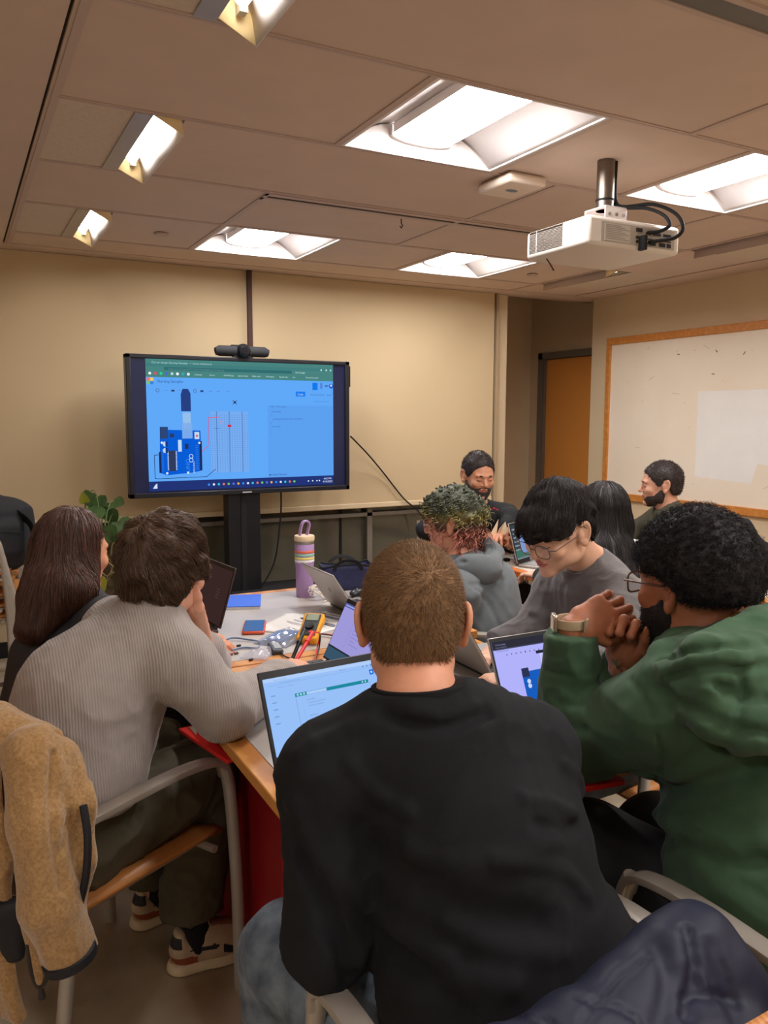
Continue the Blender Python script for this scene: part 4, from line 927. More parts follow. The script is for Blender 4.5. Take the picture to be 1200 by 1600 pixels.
hd2=[ond(1062,1055,1.42),ond(1110,1040,1.38),ond(1165,1040,1.38),ond(1215,1000,1.45)]; S.chain(hd2,[.03,.045,.05,.04],.03)
hd3=[ond(1085,1010,1.45),ond(1130,1000,1.42),ond(1180,975,1.46),ond(1215,960,1.52)]; S.chain(hd3,[.022,.026,.028,.025],.012)
S.chain([ond(1050,1060,1.45),ond(1120,1120,1.36),ond(1200,1135,1.33),ond(1290,1080,1.36)],[.02,.035,.045,.03],.05)
S.ell(nk+V(0,.01,.055),(.066,.068,.06),k=.006,sub=True)
S.cap(J['wrl']-nrm(J['wrl']-J['ell'])*.012,J['wrl']-J['ell'],.1); S.cap(J['wrr'],J['wrr']-J['elr'],.068,.07)
cu=nrm(J['wrl']-J['ell']); S.disp(crease([J['wrl']-cu*.085+V(.05*math.cos(t),.05*math.sin(t),0) for t in np.linspace(0,6.3,14)],-.006,.008))
S.disp(crease([ond(1000,1100,1.38),ond(1020,1140,1.4),ond(1030,1200,1.4)],-.005,.007))
for pts,h_,w_ in [([(1035,1034),(1085,1018),(1140,1012),(1200,1002)],-.014,.009),([(1045,1060),(1100,1044),(1160,1044),(1200,1038)],-.012,.009),([(1080,1030),(1120,1026),(1165,1030)],.012,.009),([(1040,1080),(1090,1112),(1140,1138),(1200,1146)],-.014,.011),([(1120,1070),(1160,1090),(1200,1095)],-.010,.012),([(862,1100),(880,1112),(910,1115)],.008,.010),([(868,1130),(890,1140),(915,1140)],-.008,.010),([(880,1085),(900,1095),(915,1093)],.007,.009),([(1000,1218),(1090,1200),(1200,1150)],.014,.016),([(1000,1238),(1090,1228),(1200,1190)],-.014,.016),([(990,1262),(1050,1290),(1130,1312),(1200,1315)],.013,.016),([(1020,1290),(1080,1330),(1150,1350),(1200,1345)],-.010,.016),([(1030,1275),(1080,1330),(1130,1390),(1200,1420)],.011,.018),([(1060,1400),(1130,1440),(1200,1450)],.008,.016),([(1085,1290),(1140,1270),(1200,1230)],.008,.016),([(985,1060),(1015,1110),(1032,1170),(1036,1210)],-.006,.006),([(1150,1130),(1160,1080),(1150,1040)],-.006,.008)]: fold(pts,h_,w_)
S.disp(folds(.010,7.5,(1,1,1.5),Ry(-.4))); S.disp(folds(.004,20.,(1,1,1.4),Ry(-.5)))
solid('hoodie',S,.006,M_green,P_,base)
S=Sdf(.03); legs(S,J,.05); S.slab(J['pelvis'],J['pelvis']-V(0,0,.06),(.2,.15),(.19,.15),V(1,0,0)); S.cut((0,0,.08),(0,0,-1)); solid('trousers',S,.01,M_dark,P_,base)
for k in 'lr': simple_shoe(P_,base,J['an'+k],A(-12),M_shoe)
HR=Hair(fr,T=.03,front=.05,nape=-.018,side=.03,lump=.008,lf=90.,top=.006)
rng=np.random.default_rng(5); v,F=nets(HR.S,.005); p=scatter(v,F,7500,rng,lambda p:HS(p.astype(f32))>.004); g=HR.S.grad(p.astype(f32)); t1=nrm_rows(np.cross(g,rng.normal(size=p.shape))); t2=np.cross(g,t1); ph=np.linspace(0,1,9)[None,:,None]; rad=rng.uniform(.002,.0036,(len(p),1,1)); ang=ph*rng.uniform(7,12,(len(p),1,1)); L=rng.uniform(.006,.014,(len(p),1,1))
q=p[:,None]-g[:,None]*.002+g[:,None]*L*ph+(t1[:,None]*np.cos(ang)+t2[:,None]*np.sin(ang))*rad
b1=hair_obj('hair',[(v,F),tubes(q,.00075)],mat('hair_black_curly',(28,24,24),.6,rand=.35,spec=.3),P_,base)
# beard
def beard_obj(name,fr,P_,base,m,T=.012,top=-.035,n=4000,L=.006,seed=3,mous=True,side=.02,drop=.0,wide=.0):
    S=Sdf(.02); S.ell(fr.w((0,.04,-.068)),(.058+wide+T*.7,.052+T,.05+T+drop),fr.R); S.ell(fr.w((0,.07,-.098-drop)),(.024+T,.018+T,.018+T+drop),fr.R)
    for s in(-1,1): S.ell(fr.w((s*(.055+wide),.012,-.058)),(.016+T*.9,.028,.044),fr.R)
    def keep(P):
        q=fr.l(P); x,y,z=np.abs(q[:,0]),q[:,1],q[:,2]; ln=top-.02*np.exp(-(x/.03)**2)*0+ .055*np.clip((.03-y)/.04,0,1)
        m_=np.exp(-((z+.064)/.006)**2)*np.exp(-(x/.02)**2)*.012*(y>.06)
        cheek=(.075-y)*0; return np.maximum(np.maximum((z-ln)*.8,(-.012-y)*.8),m_-.002)
    S.fn(lambda P:-keep(P),.008,True)
    def up(P): q=fr.l(P); x,y,z=np.abs(q[:,0]),q[:,1],q[:,2]; return np.maximum(z-(-.046),.0)*1.2*(y>.05)*(x>.026)-0.0
    S.fn(lambda P:-(up(P)-.006),.006,True)
    S.ell(fr.w((0,.1,-.063)),(.02,.02,.0085),fr.R,.004,True)
    v,F=nets(S,.0035); rng=np.random.default_rng(seed); p=scatter(v,F,n,rng); g=S.grad(p.astype(f32)); d=nrm_rows(g*.6+(-fr.R[:,2])[None]*.8+rng.normal(0,.35,p.shape)); ph=np.linspace(0,1,3)[None,:,None]; q=p[:,None]-g[:,None]*.002+d[:,None]*(L*ph)
    return hair_obj(name,[(v,F),tubes(q,.0006)],m,P_,base)
beard_obj('beard',fr,P_,base,mat('hair_black_curly',(30,26,26)),.014,-.036,6000,.008,drop=.016,wide=.004)
glasses(fr,P_,base,mat('tortoise_frame',(104,78,62),.3,vary=.2,scale=120),.052,.042,.118,-.002,.0022,.55)
m=MB(); cwr=J['wrl']+cu*.014; R=rotm(J['ell'],J['wrl']); n_=tw-cu*np.dot(tw,cu); n_=nrm(n_); s_=np.cross(cu,n_)
rg=[cwr+n_*(.0265*math.sin(t))+s_*(.033*math.cos(t))-base for t in np.linspace(0,2*math.pi,32)]
m.tube(rg,.0,10,False,flat=(.002,.0105,tuple(cu))); wt=m.build('wristwatch',mat('watch_strap',(186,164,132),.6,bump=.3,bscale=500,vary=.05,scale=60),P_); wt['label']='tan watch strap with pale metal case'
m=MB(); cs=cwr-s_*.036*np.sign(np.dot(s_,CR)); m.box(cs-base,(.036,.03,.01),np.array([cu,n_,s_]).T); m.build('watch_case',mat('watch_steel',(210,196,178),.25,.9),wt,bevel=.003)
m=MB(); m.box(cwr+n_*.0275+s_*.02*np.sign(np.dot(s_,CR))-base,(.026,.004,.004),np.array([cu,n_,s_]).T); m.build('buckle',mat('watch_steel',(210,196,178)),wt)
m=MB(); m.tube(curve_pts([ond(1118,966,1.54)-base,ond(1138,964,1.52)-base,ond(1152,957,1.53)-base,ond(1160,950,1.57)-base],8),.0028,6); m.build('chain_necklace',mat('gold',(226,184,96),.3,.9,bump=1,bscale=900),P_)
# ---------------------------------------------------------------- person in the dark grey crew neck
J=dict(pelvis=V(1.86,1.78,.53),chest=V(1.74,1.78,.86),neck=ond(925,885,2.42),elr=ond(838,985,2.55),wrr=ond(778,1012,2.5),ell=ond(960,1055,2.0),wrl=V(1.33,1.70,.80),neckr=.052)
J['shr']=J['neck']+V(.0,.125,-.085); J['shl']=J['neck']+V(-.02,-.165,-.085)
sit(J,A(-90)); base=V(1.86,1.78,0); P_=person_root('person in a dark grey crew neck sweater with black hair and thin-rimmed glasses, looking down',base)
fr=Frame(ond(872,826,2.3),A(-96),-.42,-.06)
sk=skin_mat('light',(224,172,142),(188,110,98))
body,HS=core(J,sk,P_,base,fr,h=.0032,headkw=dict(jaw=.98,nose=.9),hands=[dict(s='r',fwd=V(-1,-.35,-.25),nor=V(-.3,.1,1),curl=(.6,.65,.7,.7)),dict(s='l',fwd=V(-1,.35,-.2),nor=V(-.2,0,1),curl=(.5,.55,.6,.6))])
S=Sdf(.035); torso(S,J,.02,1.0); arm(S,J['shr'],J['elr'],J['wrr'],.018,(.062,.05,.047,.034)); arm(S,J['shl'],J['ell'],J['wrl'],.018,(.062,.05,.047,.034))
nk=J['neck']; S.cone(nk-V(0,0,.01),nk-V(0,0,.07),.066,.09,.03); S.ell(nk+V(-.03,0,.03),(.066,.058,.052),k=.006,sub=True); S.cap(J['wrr'],J['wrr']-J['elr']); S.cap(J['wrl'],J['wrl']-J['ell'])
S.disp(folds(.009,9.,(1,1,.8))); S.disp(folds(.004,24.,(1.2,1.2,.7)))
for a,b in(((830,955),(860,965)),((828,975),(865,990)),((835,985),(850,1000))): S.disp(crease([ond(*a,2.5),ond(*b,2.48)],.008,.012))
M_crew=mat('grey_knit',(92,86,84),.92,vary=.1,scale=60,bump=.5,bscale=380,sheen=.3); solid('sweater',S,.007,M_crew,P_,base)
m=MB(); rg=[nk+V(-.012,0,-.0)+V(.074*math.cos(t),.068*math.sin(t),.018*math.cos(t)) for t in np.linspace(0,2*math.pi,36)]; m.tube([p-base for p in rg],.0,8,False,flat=(.007,.012,(0,0,1))); m.build('neckband',M_crew,P_)
S=Sdf(.03); legs(S,J,.022); S.slab(J['pelvis'],J['pelvis']-V(0,0,.06),(.18,.13),(.17,.13),V(0,1,0)); S.cut((0,0,.08),(0,0,-1)); solid('trousers',S,.012,M_dark,P_,base)
for k in 'lr': simple_shoe(P_,base,J['an'+k],A(-90),M_shoe)
HR=Hair(fr,T=.012,front=.04,nape=-.045,side=.014,lump=.014,lf=34.,top=.012,fringe=.026,width=-.004,jag=.055)
def fl(p): q=fr.l(p); c=q-np.array([.01,-.07,.12]); d=np.stack([c[:,0]*1.1-.01,c[:,1]*1.0+.01,c[:,2]*.9-.03],1); n=vnoise((q*30).astype(f32))-.5; d[:,0]+=n*.03; return nrm_rows(d)@fr.R.T
(v,F),tb=strands_on(HR.S,4600,lambda p:HR.S(p.astype(f32))<.004,fl,7,np.random.default_rng(6).uniform(.004,.009,4600),.004,.0009,6,.1,grow=.08)
hair_obj('hair',[(v,F),tb],mat('hair_black',(46,38,36),.5,rand=.5,spec=.4),P_,base)
brows(fr,P_,base,(44,36,34)); glasses(fr,P_,base,mat('clear_frame',(120,100,92),.25,.3),.048,.040,.112,-.012,.0014,.65)
# ---------------------------------------------------------------- curly haired person in the grey hoodie
J=dict(pelvis=V(1.93,2.66,.53),chest=V(1.905,2.71,.78),neck=ond(722,880,3.3),elr=V(1.95,3.05,.72),wrr=V(1.76,3.12,.70),ell=V(1.74,2.68,.72),wrl=V(1.62,2.85,.78),neckr=.05)
sit(J,A(-50)); base=V(1.93,2.66,0); P_=person_root('person with curly green and pink dyed hair in a grey hoodie, seen from behind',base)
sd=V(.64,.77,0); J['shr']=J['neck']+sd*.15-V(0,0,.10); J['shl']=J['neck']-sd*.15-V(0,0,.10)
fr=Frame(ond(706,816,3.34),A(-44),-.12)
sk=skin_mat('fair_c',(222,160,130),(190,110,98)); body,HS=core(J,sk,P_,base,fr,h=.0045,hands=[dict(s='l',fwd=V(0,1,-.3),nor=V(0,.2,1)),dict(s='r',fwd=V(0,1,0),nor=V(0,0,1))])
M_hood=mat('grey_fleece',(98,104,106),.9,vary=.1,scale=24,bump=.25,bscale=500,sheen=.2)
S=Sdf(.035); torso(S,J,.026,.95); arm(S,J['shr'],J['elr'],J['wrr'],.02,(.066,.055,.05,.038)); arm(S,J['shl'],J['ell'],J['wrl'],.024,(.066,.055,.05,.038))
nk=J['neck']; S.cap(J['wrr'],J['wrr']-J['elr']); S.cap(J['wrl'],J['wrl']-J['ell'])
for pts,h_,w_ in [([(735,913),(765,912),(785,904)],-.014,.010),([(742,920),(765,945),(780,978)],-.010,.010),([(722,930),(738,936),(748,926)],.014,.014),([(715,950),(735,965),(750,985)],.012,.014),([(770,920),(785,940),(796,960)],.006,.012)]: fold(pts,h_*.6,w_)
S.disp(folds(.004,9.,(1,1,.8)))
solid('hoodie',S,.009,M_hood,P_,base)
tc_=lambda pts,o:[p-CF*o for p in onto(pts)]
hc=tc_([(746,890)],-.012)[0]; Rh=np.array([CR*.97-CU*.12,CU*.97+CR*.12,-CF]).T
H_=Sdf(.03); H_.ell(hc,(.10,.062,.05),Rh); H_.chain(tc_([(768,880),(772,864),(762,848)],.0),[.04,.036,.026],.03); H_.disp(crease(tc_([(720,878),(745,880),(762,870),(766,856)],.03),-.012,.010)); H_.disp(folds(.003,14.,(1,1,1))); solid('hood',H_,.007,M_hood,P_,base)
S=Sdf(.03); legs(S,J,.025); S.slab(J['pelvis'],J['pelvis']-V(0,0,.06),(.18,.13),(.17,.13),sd); S.cut((0,0,.08),(0,0,-1)); solid('trousers',S,.012,mat('navy_trousers',(26,28,42),.85),P_,base)
for k in 'lr': simple_shoe(P_,base,J['an'+k],A(-50),M_shoe)
HR=Hair(fr,T=.017,front=.05,nape=-.14,side=-.07,lump=.02,lf=45.,top=.008,back=.010)
rng=np.random.default_rng(8); v,F=nets(HR.S,.006); p=scatter(v,F,620,rng,lambda p:HS(p.astype(f32))>.004); g=HR.S.grad(p.astype(f32)); dn=nrm_rows(g*.35+np.array([0,0,-1.])+rng.normal(0,.2,p.shape)); t1=nrm_rows(np.cross(dn,rng.normal(size=p.shape))); t2=np.cross(dn,t1); ph=np.linspace(0,1,16)[None,:,None]; rad=rng.uniform(.005,.010,(len(p),1,1)); ang=ph*rng.uniform(7,14,(len(p),1,1)); L=rng.uniform(.025,.065,(len(p),1,1))*np.where(fr.l(p)[:,2]<.01,1.9,.75)[:,None,None]
q=p[:,None]+g[:,None]*.006+dn[:,None]*L*ph+(t1[:,None]*np.cos(ang)+t2[:,None]*np.sin(ang))*rad
mh=mat('hair_dyed',(60,70,64),.5,rand=.5); nt=mh.node_tree; N=nt.nodes; tc=N.new('ShaderNodeTexCoord'); sx=N.new('ShaderNodeSeparateXYZ'); mr=N.new('ShaderNodeMapRange'); cr=N.new('ShaderNodeValToRGB'); nz=N.new('ShaderNodeTexNoise'); ad=N.new('ShaderNodeMath')
nz.inputs['Scale'].default_value=16; mr.inputs['From Min'].default_value=fr.o[2]-.13; mr.inputs['From Max'].default_value=fr.o[2]+.14; ad.operation='MULTIPLY_ADD'; ad.inputs[1].default_value=.55
nt.links.new(tc.outputs['Object'],sx.inputs[0]); nt.links.new(sx.outputs[2],mr.inputs['Value']); nt.links.new(tc.outputs['Object'],nz.inputs['Vector']); nt.links.new(nz.outputs[0],ad.inputs[0]); nt.links.new(mr.outputs[0],ad.inputs[2]); nt.links.new(ad.outputs[0],cr.inputs[0])
e=cr.color_ramp.elements; e[0].position=.2; e[0].color=lin((150,84,66)); e[1].position=1.0; e[1].color=lin((84,88,68))
for pos,c in((.55,(164,98,82)),(.72,(110,80,60)),(.84,(140,130,74)),(.97,(98,100,64))): k_=e.new(pos); k_.color=lin(c)
hs=[n for n in N if n.type=='HUE_SAT'][0]; nt.links.new(cr.outputs[0],hs.inputs['Color'])
hair_obj('hair',[(v,F),tubes(q,.0028,5)],mh,P_,base); glasses(fr,P_,base,mat('rose_frame',(206,160,140),.3,.4),.05,.044,.112,-.004,.0016,.7)
# ---------------------------------------------------------------- bearded person in black at the back
J=dict(pelvis=V(2.66,3.86,.53),chest=V(2.62,3.80,.80),neck=ond(744,792,4.5),wrl=ond(783,838,4.22),wrr=ond(762,840,4.22),ell=ond(800,812,4.38),elr=ond(668,828,4.42),neckr=.056)
J['shr']=J['neck']+V(-.165,.06,-.06); J['shl']=J['neck']+V(.165,-.05,-.07)
sit(J,A(195)); base=V(2.66,3.86,0); P_=person_root('bearded person in a black shirt facing the camera at the back table',base)
fr=Frame(ond(747,742,4.45),A(190),-.22)
sk=skin_mat('tan_a',(208,148,116),(176,104,92)); body,HS=core(J,sk,P_,base,fr,h=.004,hands=[dict(s='l',fwd=V(-.7,-.5,.1),nor=V(.1,.3,1),curl=(.7,.7,.8,.8)),dict(s='r',fwd=V(.6,-.6,.1),nor=V(-.1,.3,1),curl=(.7,.7,.8,.8))])
S=Sdf(.03); torso(S,J,.02,1.05); arm(S,J['shr'],J['elr'],J['wrr']*.6+J['elr']*.4,.014); arm(S,J['shl'],J['ell'],J['wrl']*.5+J['ell']*.5,.014); nk=J['neck']; S.cone(nk+V(0,0,.01),nk-V(0,0,.05),.066,.09,.03); S.ell(nk+V(0,-.03,.055),(.06,.06,.05),k=.006,sub=True); S.disp(folds(.008,10.,(1,1,.8)))
solid('polo_shirt',S,.01,mat('black_polo',(24,24,28),.85,vary=.1,scale=20),P_,base)
m=MB(); rr=random.Random(4)
for k in range(5): m.box(ond(757+5*k,795+(-1 if k%2 else 1),4.325)-base,(.012,.004,.007),Rz(-A(35)))
m.build('embroidery',mat('red_thread',(190,40,44),.7),P_)
S=Sdf(.03); legs(S,J,.025); S.slab(J['pelvis'],J['pelvis']-V(0,0,.06),(.18,.13),(.17,.13),V(1,0,0)); S.cut((0,0,.08),(0,0,-1)); solid('trousers',S,.013,M_dark,P_,base)
for k in 'lr': simple_shoe(P_,base,J['an'+k],A(195),M_shoe)
M_hb=mat('hair_black',(34,29,29)); HR=Hair(fr,T=.008,front=.07,nape=-.06,side=-.02,lump=.003,lf=60.,jag=.035); v,F=nets(HR.S,.005); p=scatter(v,F,4500,np.random.default_rng(9)); g=HR.S.grad(p.astype(f32)); q=p[:,None]+(g*.8+np.random.default_rng(9).normal(0,.4,p.shape))[:,None]*(.006*np.linspace(0,1,3)[None,:,None]); hair_obj('hair',[(v,F),tubes(q,.0009)],M_hb,P_,base)
beard_obj('beard',fr,P_,base,mat('beard_dark',(44,38,35),.65,rand=.5),.008,-.04,2500,.006,drop=.008,wide=.002); brows(fr,P_,base,(36,30,28))
# ---------------------------------------------------------------- person with long dark hair
J=dict(pelvis=V(2.42,2.38,.53),chest=V(2.40,2.46,.78),neck=ond(950,850,3.3),ell=V(2.2,2.62,.72),elr=V(2.62,2.55,.72),wrl=V(2.35,2.85,.77),wrr=V(2.6,2.85,.77),neckr=.046)
J['shl']=J['neck']+V(-.15,.05,-.06); J['shr']=J['neck']+V(.15,-.06,-.06); sit(J,A(20)); base=V(2.42,2.38,0); P_=person_root('person with long straight dark hair in a black and white top, seen from behind',base)
fr=Frame(ond(942,805,3.32),A(12),-.15); sk=skin_mat('light',(224,172,142),(188,110,98)); body,HS=core(J,sk,P_,base,fr,h=.005,hands=[dict(s='l',fwd=V(0,1,0),nor=V(0,0,1)),dict(s='r',fwd=V(0,1,0),nor=V(0,0,1))])
S=Sdf(.03); torso(S,J,.012,.92); arm(S,J['shl'],J['ell'],J['wrl'],.012); arm(S,J['shr'],J['elr'],J['wrr'],.012); S.cut(J['neck']+V(0,0,.03),(0,0,1)); ck=mat('black_white_top',(236,230,224),.8)
def mi(C): l=fr.l(C); return ((l[:,0]>.02)&(l[:,2]>-.30)|(np.abs(l[:,0]+.06)<.02)).astype(int)
solid('top',S,.01,[mat('black_top',(28,28,32),.85),ck],P_,base,mi)
S=Sdf(.03); legs(S,J,.02); S.slab(J['pelvis'],J['pelvis']-V(0,0,.06),(.17,.12),(.17,.12),V(1,0,0)); S.cut((0,0,.08),(0,0,-1)); solid('trousers',S,.013,M_dark,P_,base)
for k in 'lr': simple_shoe(P_,base,J['an'+k],A(20),M_shoe)
def long_hair(fr,P_,base,nk,tips,T,m,n,seed,wd=.0011,lowz=-.3,clipf=None,lump=.006):
    S=Sdf(.03); S.ell(fr.w((0,-.012,.03)),(.077+T,.1+T,.094+T),fr.R); S.ell(fr.w((0,-.04,-.04)),(.075+T,.065+T,.07),fr.R)
    for a,b,ra,rb in tips: S.slab(a,b,ra,rb,fr.R[:,0],.04)
    def clip(P): q=fr.l(P); return np.maximum(np.minimum((q[:,1]-.035)*.9,(.055-q[:,2])*.9),(q[:,1]-.02-.25*np.maximum(q[:,2]+.06,0))*.7)
    S.fn(lambda P:-clip(P),.015,True)
    S.disp(lambda P:-lump*(vnoise((fr.l(P)*np.array([70,70,8])).astype(f32))-.5))
    def fl(p): q=fr.l(p); d=np.stack([q[:,0]*2.,(q[:,1]+.0)*1.2,-np.ones(len(q))*.13-np.maximum(0,.05-q[:,2])],1); d[:,:2]*=np.clip((q[:,2])*12,0,1)[:,None]; return nrm_rows(nrm_rows(d)@fr.R.T*np.clip(q[:,2:3]*8+.3,0,1)+np.array([0,0,-1.])*np.clip(.7-q[:,2:3]*8,0,1))
    rng=np.random.default_rng(seed); v,F=nets(S,.006); p=scatter(v,F,n,rng); st=flow_strands(S,p,fl,10,rng.uniform(.008,.02,n),.003,rng,.05); return hair_obj('hair',[(v,F),tubes(st,wd)],m,P_,base),S
nk=J['neck']
md=mat('hair_dark_tipped',(36,30,29),.48,rand=.35,spec=.5)
long_hair(fr,P_,base,nk,[(fr.w((0,-.05,-.05)),ond(952,860,3.2),(.085,.06),(.1,.05)),(ond(952,860,3.2),ond(968,905,3.12),(.1,.05),(.085,.03))],.018,md,2500,11)
# ---------------------------------------------------------------- person in the olive jacket
J=dict(pelvis=V(3.62,3.10,.53),chest=V(3.56,3.10,.80),neck=ond(1045,800,4.42),ell=V(3.2,3.0,.76),elr=V(3.3,3.4,.76),wrl=V(3.05,3.15,.78),wrr=V(3.08,3.3,.78),neckr=.055)
sd=V(.6,.8,0); J['shl']=J['neck']+V(-.1,-.15,-.075); J['shr']=J['neck']+V(.1,.15,-.07); sit(J,A(-60)); base=V(3.62,3.1,0); P_=person_root('person in an olive jacket with short dark hair and trimmed beard by the whiteboard',base)
fr=Frame(ond(1033,757,4.42),A(-52),-.05); sk=skin_mat('tan_b',(214,158,130),(180,108,96)); body,HS=core(J,sk,P_,base,fr,h=.004,hands=[dict(s='l',fwd=V(-1,0,0),nor=V(0,0,1)),dict(s='r',fwd=V(-1,0,0),nor=V(0,0,1))])
S=Sdf(.03); torso(S,J,.025,1.05); arm(S,J['shl'],J['ell'],J['wrl'],.018); arm(S,J['shr'],J['elr'],J['wrr'],.018); nk=J['neck']; S.cone(nk+V(0,0,.02),nk-V(0,0,.05),.064,.09,.03); S.ell(nk+V(-.03,.01,.055),(.056,.056,.05),k=.006,sub=True); S.disp(folds(.007,10.,(1,1,.8)))
M_ol=mat('olive_cotton',(72,68,52),.85,vary=.07,scale=20); solid('jacket',S,.01,M_ol,P_,base)
m=MB(); m.tube(curve_pts([p-base for p in(nk+V(-.06,-.05,.0),nk+V(0,-.075,.012),nk+V(.06,-.03,.02),nk+V(.05,.05,.018))],6),.0,8,flat=(.008,.022,(0,0,1))); m.build('collar',M_ol,P_)
S=Sdf(.03); legs(S,J,.025); S.slab(J['pelvis'],J['pelvis']-V(0,0,.06),(.18,.13),(.17,.13),V(0,1,0)); S.cut((0,0,.08),(0,0,-1)); solid('trousers',S,.013,M_dark,P_,base)
for k in 'lr': simple_shoe(P_,base,J['an'+k],A(-60),M_shoe)
HR=Hair(fr,T=.008,front=.06,nape=-.06,side=-.02,lump=.003,lf=60.,jag=.035); v,F=nets(HR.S,.005); p=scatter(v,F,4500,np.random.default_rng(12)); g=HR.S.grad(p.astype(f32)); q=p[:,None]+(g*.8+np.random.default_rng(9).normal(0,.4,p.shape))[:,None]*(.006*np.linspace(0,1,3)[None,:,None]); hair_obj('hair',[(v,F),tubes(q,.0009)],M_hb,P_,base)
beard_obj('beard',fr,P_,base,mat('beard_brown',(66,52,45),.8,rand=.4),.004,-.040,2600,.004,wide=.003); brows(fr,P_,base,(36,30,28))
# ---------------------------------------------------------------- long brown haired person at the left
J=dict(pelvis=V(.19,2.47,.53),chest=V(.225,2.48,.78),neck=ond(124,925,2.42),ell=V(.46,2.62,.74),elr=V(.43,2.42,.74),wrl=V(.62,2.62,.78),wrr=V(.62,2.5,.78),neckr=.048)
J['shl']=J['neck']+V(-.02,.15,-.06); J['sc']=.84; J['shr']=J['neck']+V(.04,-.15,-.065); sit(J,A(78)); base=V(.19,2.47,0); P_=person_root('person with long straight brown hair in a dark grey t-shirt at the left',base)
fr=Frame(ond(114,862,2.42),A(62),-.1); sk=skin_mat('fair_a',(226,160,126),(196,110,96)); body,HS=core(J,sk,P_,base,fr,h=.004,hands=[dict(s='l',fwd=V(1,0,-.1),nor=V(0,0,1)),dict(s='r',fwd=V(1,0,-.1),nor=V(0,0,1))])
S=Sdf(.03); torso(S,J,.012,.86,chest=.11); S.cone(J['shr'],J['shr']*.45+J['elr']*.55,.072,.065,.03); S.cone(J['shl'],J['shl']*.45+J['ell']*.55,.072,.065,.03); nk=J['neck']; S.cut(nk+V(0,0,.02),(0,0,1)); S.disp(folds(.008,12.,(1,1,.7)))
solid('t_shirt',S,.008,mat('charcoal_tee',(54,54,58),.85,vary=.1,scale=18),P_,base)
S=Sdf(.03); legs(S,J,.02); S.slab(J['pelvis'],J['pelvis']-V(0,0,.06),(.17,.12),(.17,.12),V(0,1,0)); S.cut((0,0,.08),(0,0,-1)); solid('trousers',S,.013,M_dark,P_,base)
for k in 'lr': simple_shoe(P_,base,J['an'+k],A(78),M_shoe)
long_hair(fr,P_,base,nk,[(fr.w((0,-.045,-.03)),ond(85,925,2.32),(.085,.075),(.1,.075)),(ond(85,925,2.32),ond(48,985,2.24),(.1,.075),(.05,.035)),(fr.w((.05,.0,-.05)),ond(128,930,2.3),(.05,.04),(.04,.03))],.012,mat('hair_brown_long',(96,64,50),.45,rand=.4,spec=.55),4200,13,.0009)
brows(fr,P_,base,(70,48,38))
# ================================================================ laptops
def laptop(label,hinge,az,w,d,h,tilt,shell,deck,scr,bezel=.006,logo=None,top=.012,bot=.016,group=None):
    """hinge = middle of the hinge line on the table; az = compass direction the screen faces; tilt back from upright"""
    r=thing('laptop',label,'laptop',hinge,-(az+math.pi),group); t=.014
    b=MB(); b.bb((-w/2,-d,.001),(w/2,0,t)); b.build('base',shell,r,bevel=.004)
    kb=MB()
    for i in range(5):
        for k in range(14): x=-w/2+.022+(w-.044)*(k+.5)/14; y=-.035-.0185*i; kb.box((x,y,t+.001),((w-.044)/14*.84,.0155,.002))
    kb.build('keyboard',deck,r,smooth=False); MB().bb((-.052,-d+.008,t),(.052,-.135,t+.0008)).build('touchpad',mat('touchpad',(90,90,96),.3),r)
    R=Rx(-tilt); q=lambda x,y,z:V(0,.002,t)+R@V(x,y,z); l=MB(); l.box(q(0,.0035,h/2+.003),(w,.007,h),R); lid=l.build('lid',shell,r,bevel=.003)
    MB().box(q(0,-.0004,h/2+.003),(w-.004,.001,h-.004),R).build('bezel',M_black,lid)
    MB().tube([(-w/2+.03,.003,t-.002),(w/2-.03,.003,t-.002)],.006,10).build('hinge',M_black,r)
    if scr is not None:
        S=Screen(lid,q(-w/2+bezel,-.0014,bot),R@V(1,0,0),R@V(0,0,1),w-2*bezel,h-bot-top,1.); scr(S); S.build('screen')
    if logo is not None:
        m=MB(); logo(m,lambda x,z:q(x,.0073,z),R); m.build('logo',mat('logo_grey',(96,92,90),.35,.3),lid)
    M_rub=M_blackm; f=MB()
    for sx in(-1,1):
        for yy in(-.02,-d+.02): f.lathe([(.006,0),(.006,.0015)],(sx*(w/2-.03),yy,0),10)
    f.build('foot_pads',M_rub,r); return r
M_lapd=mat('laptop_charcoal',(58,58,62),.45,.3); M_laps=mat('laptop_silver',(182,176,170),.38,.55); M_keys=mat('keys_dark',(32,32,36),.5); M_keyl=mat('keys_light',(190,186,180),.5)
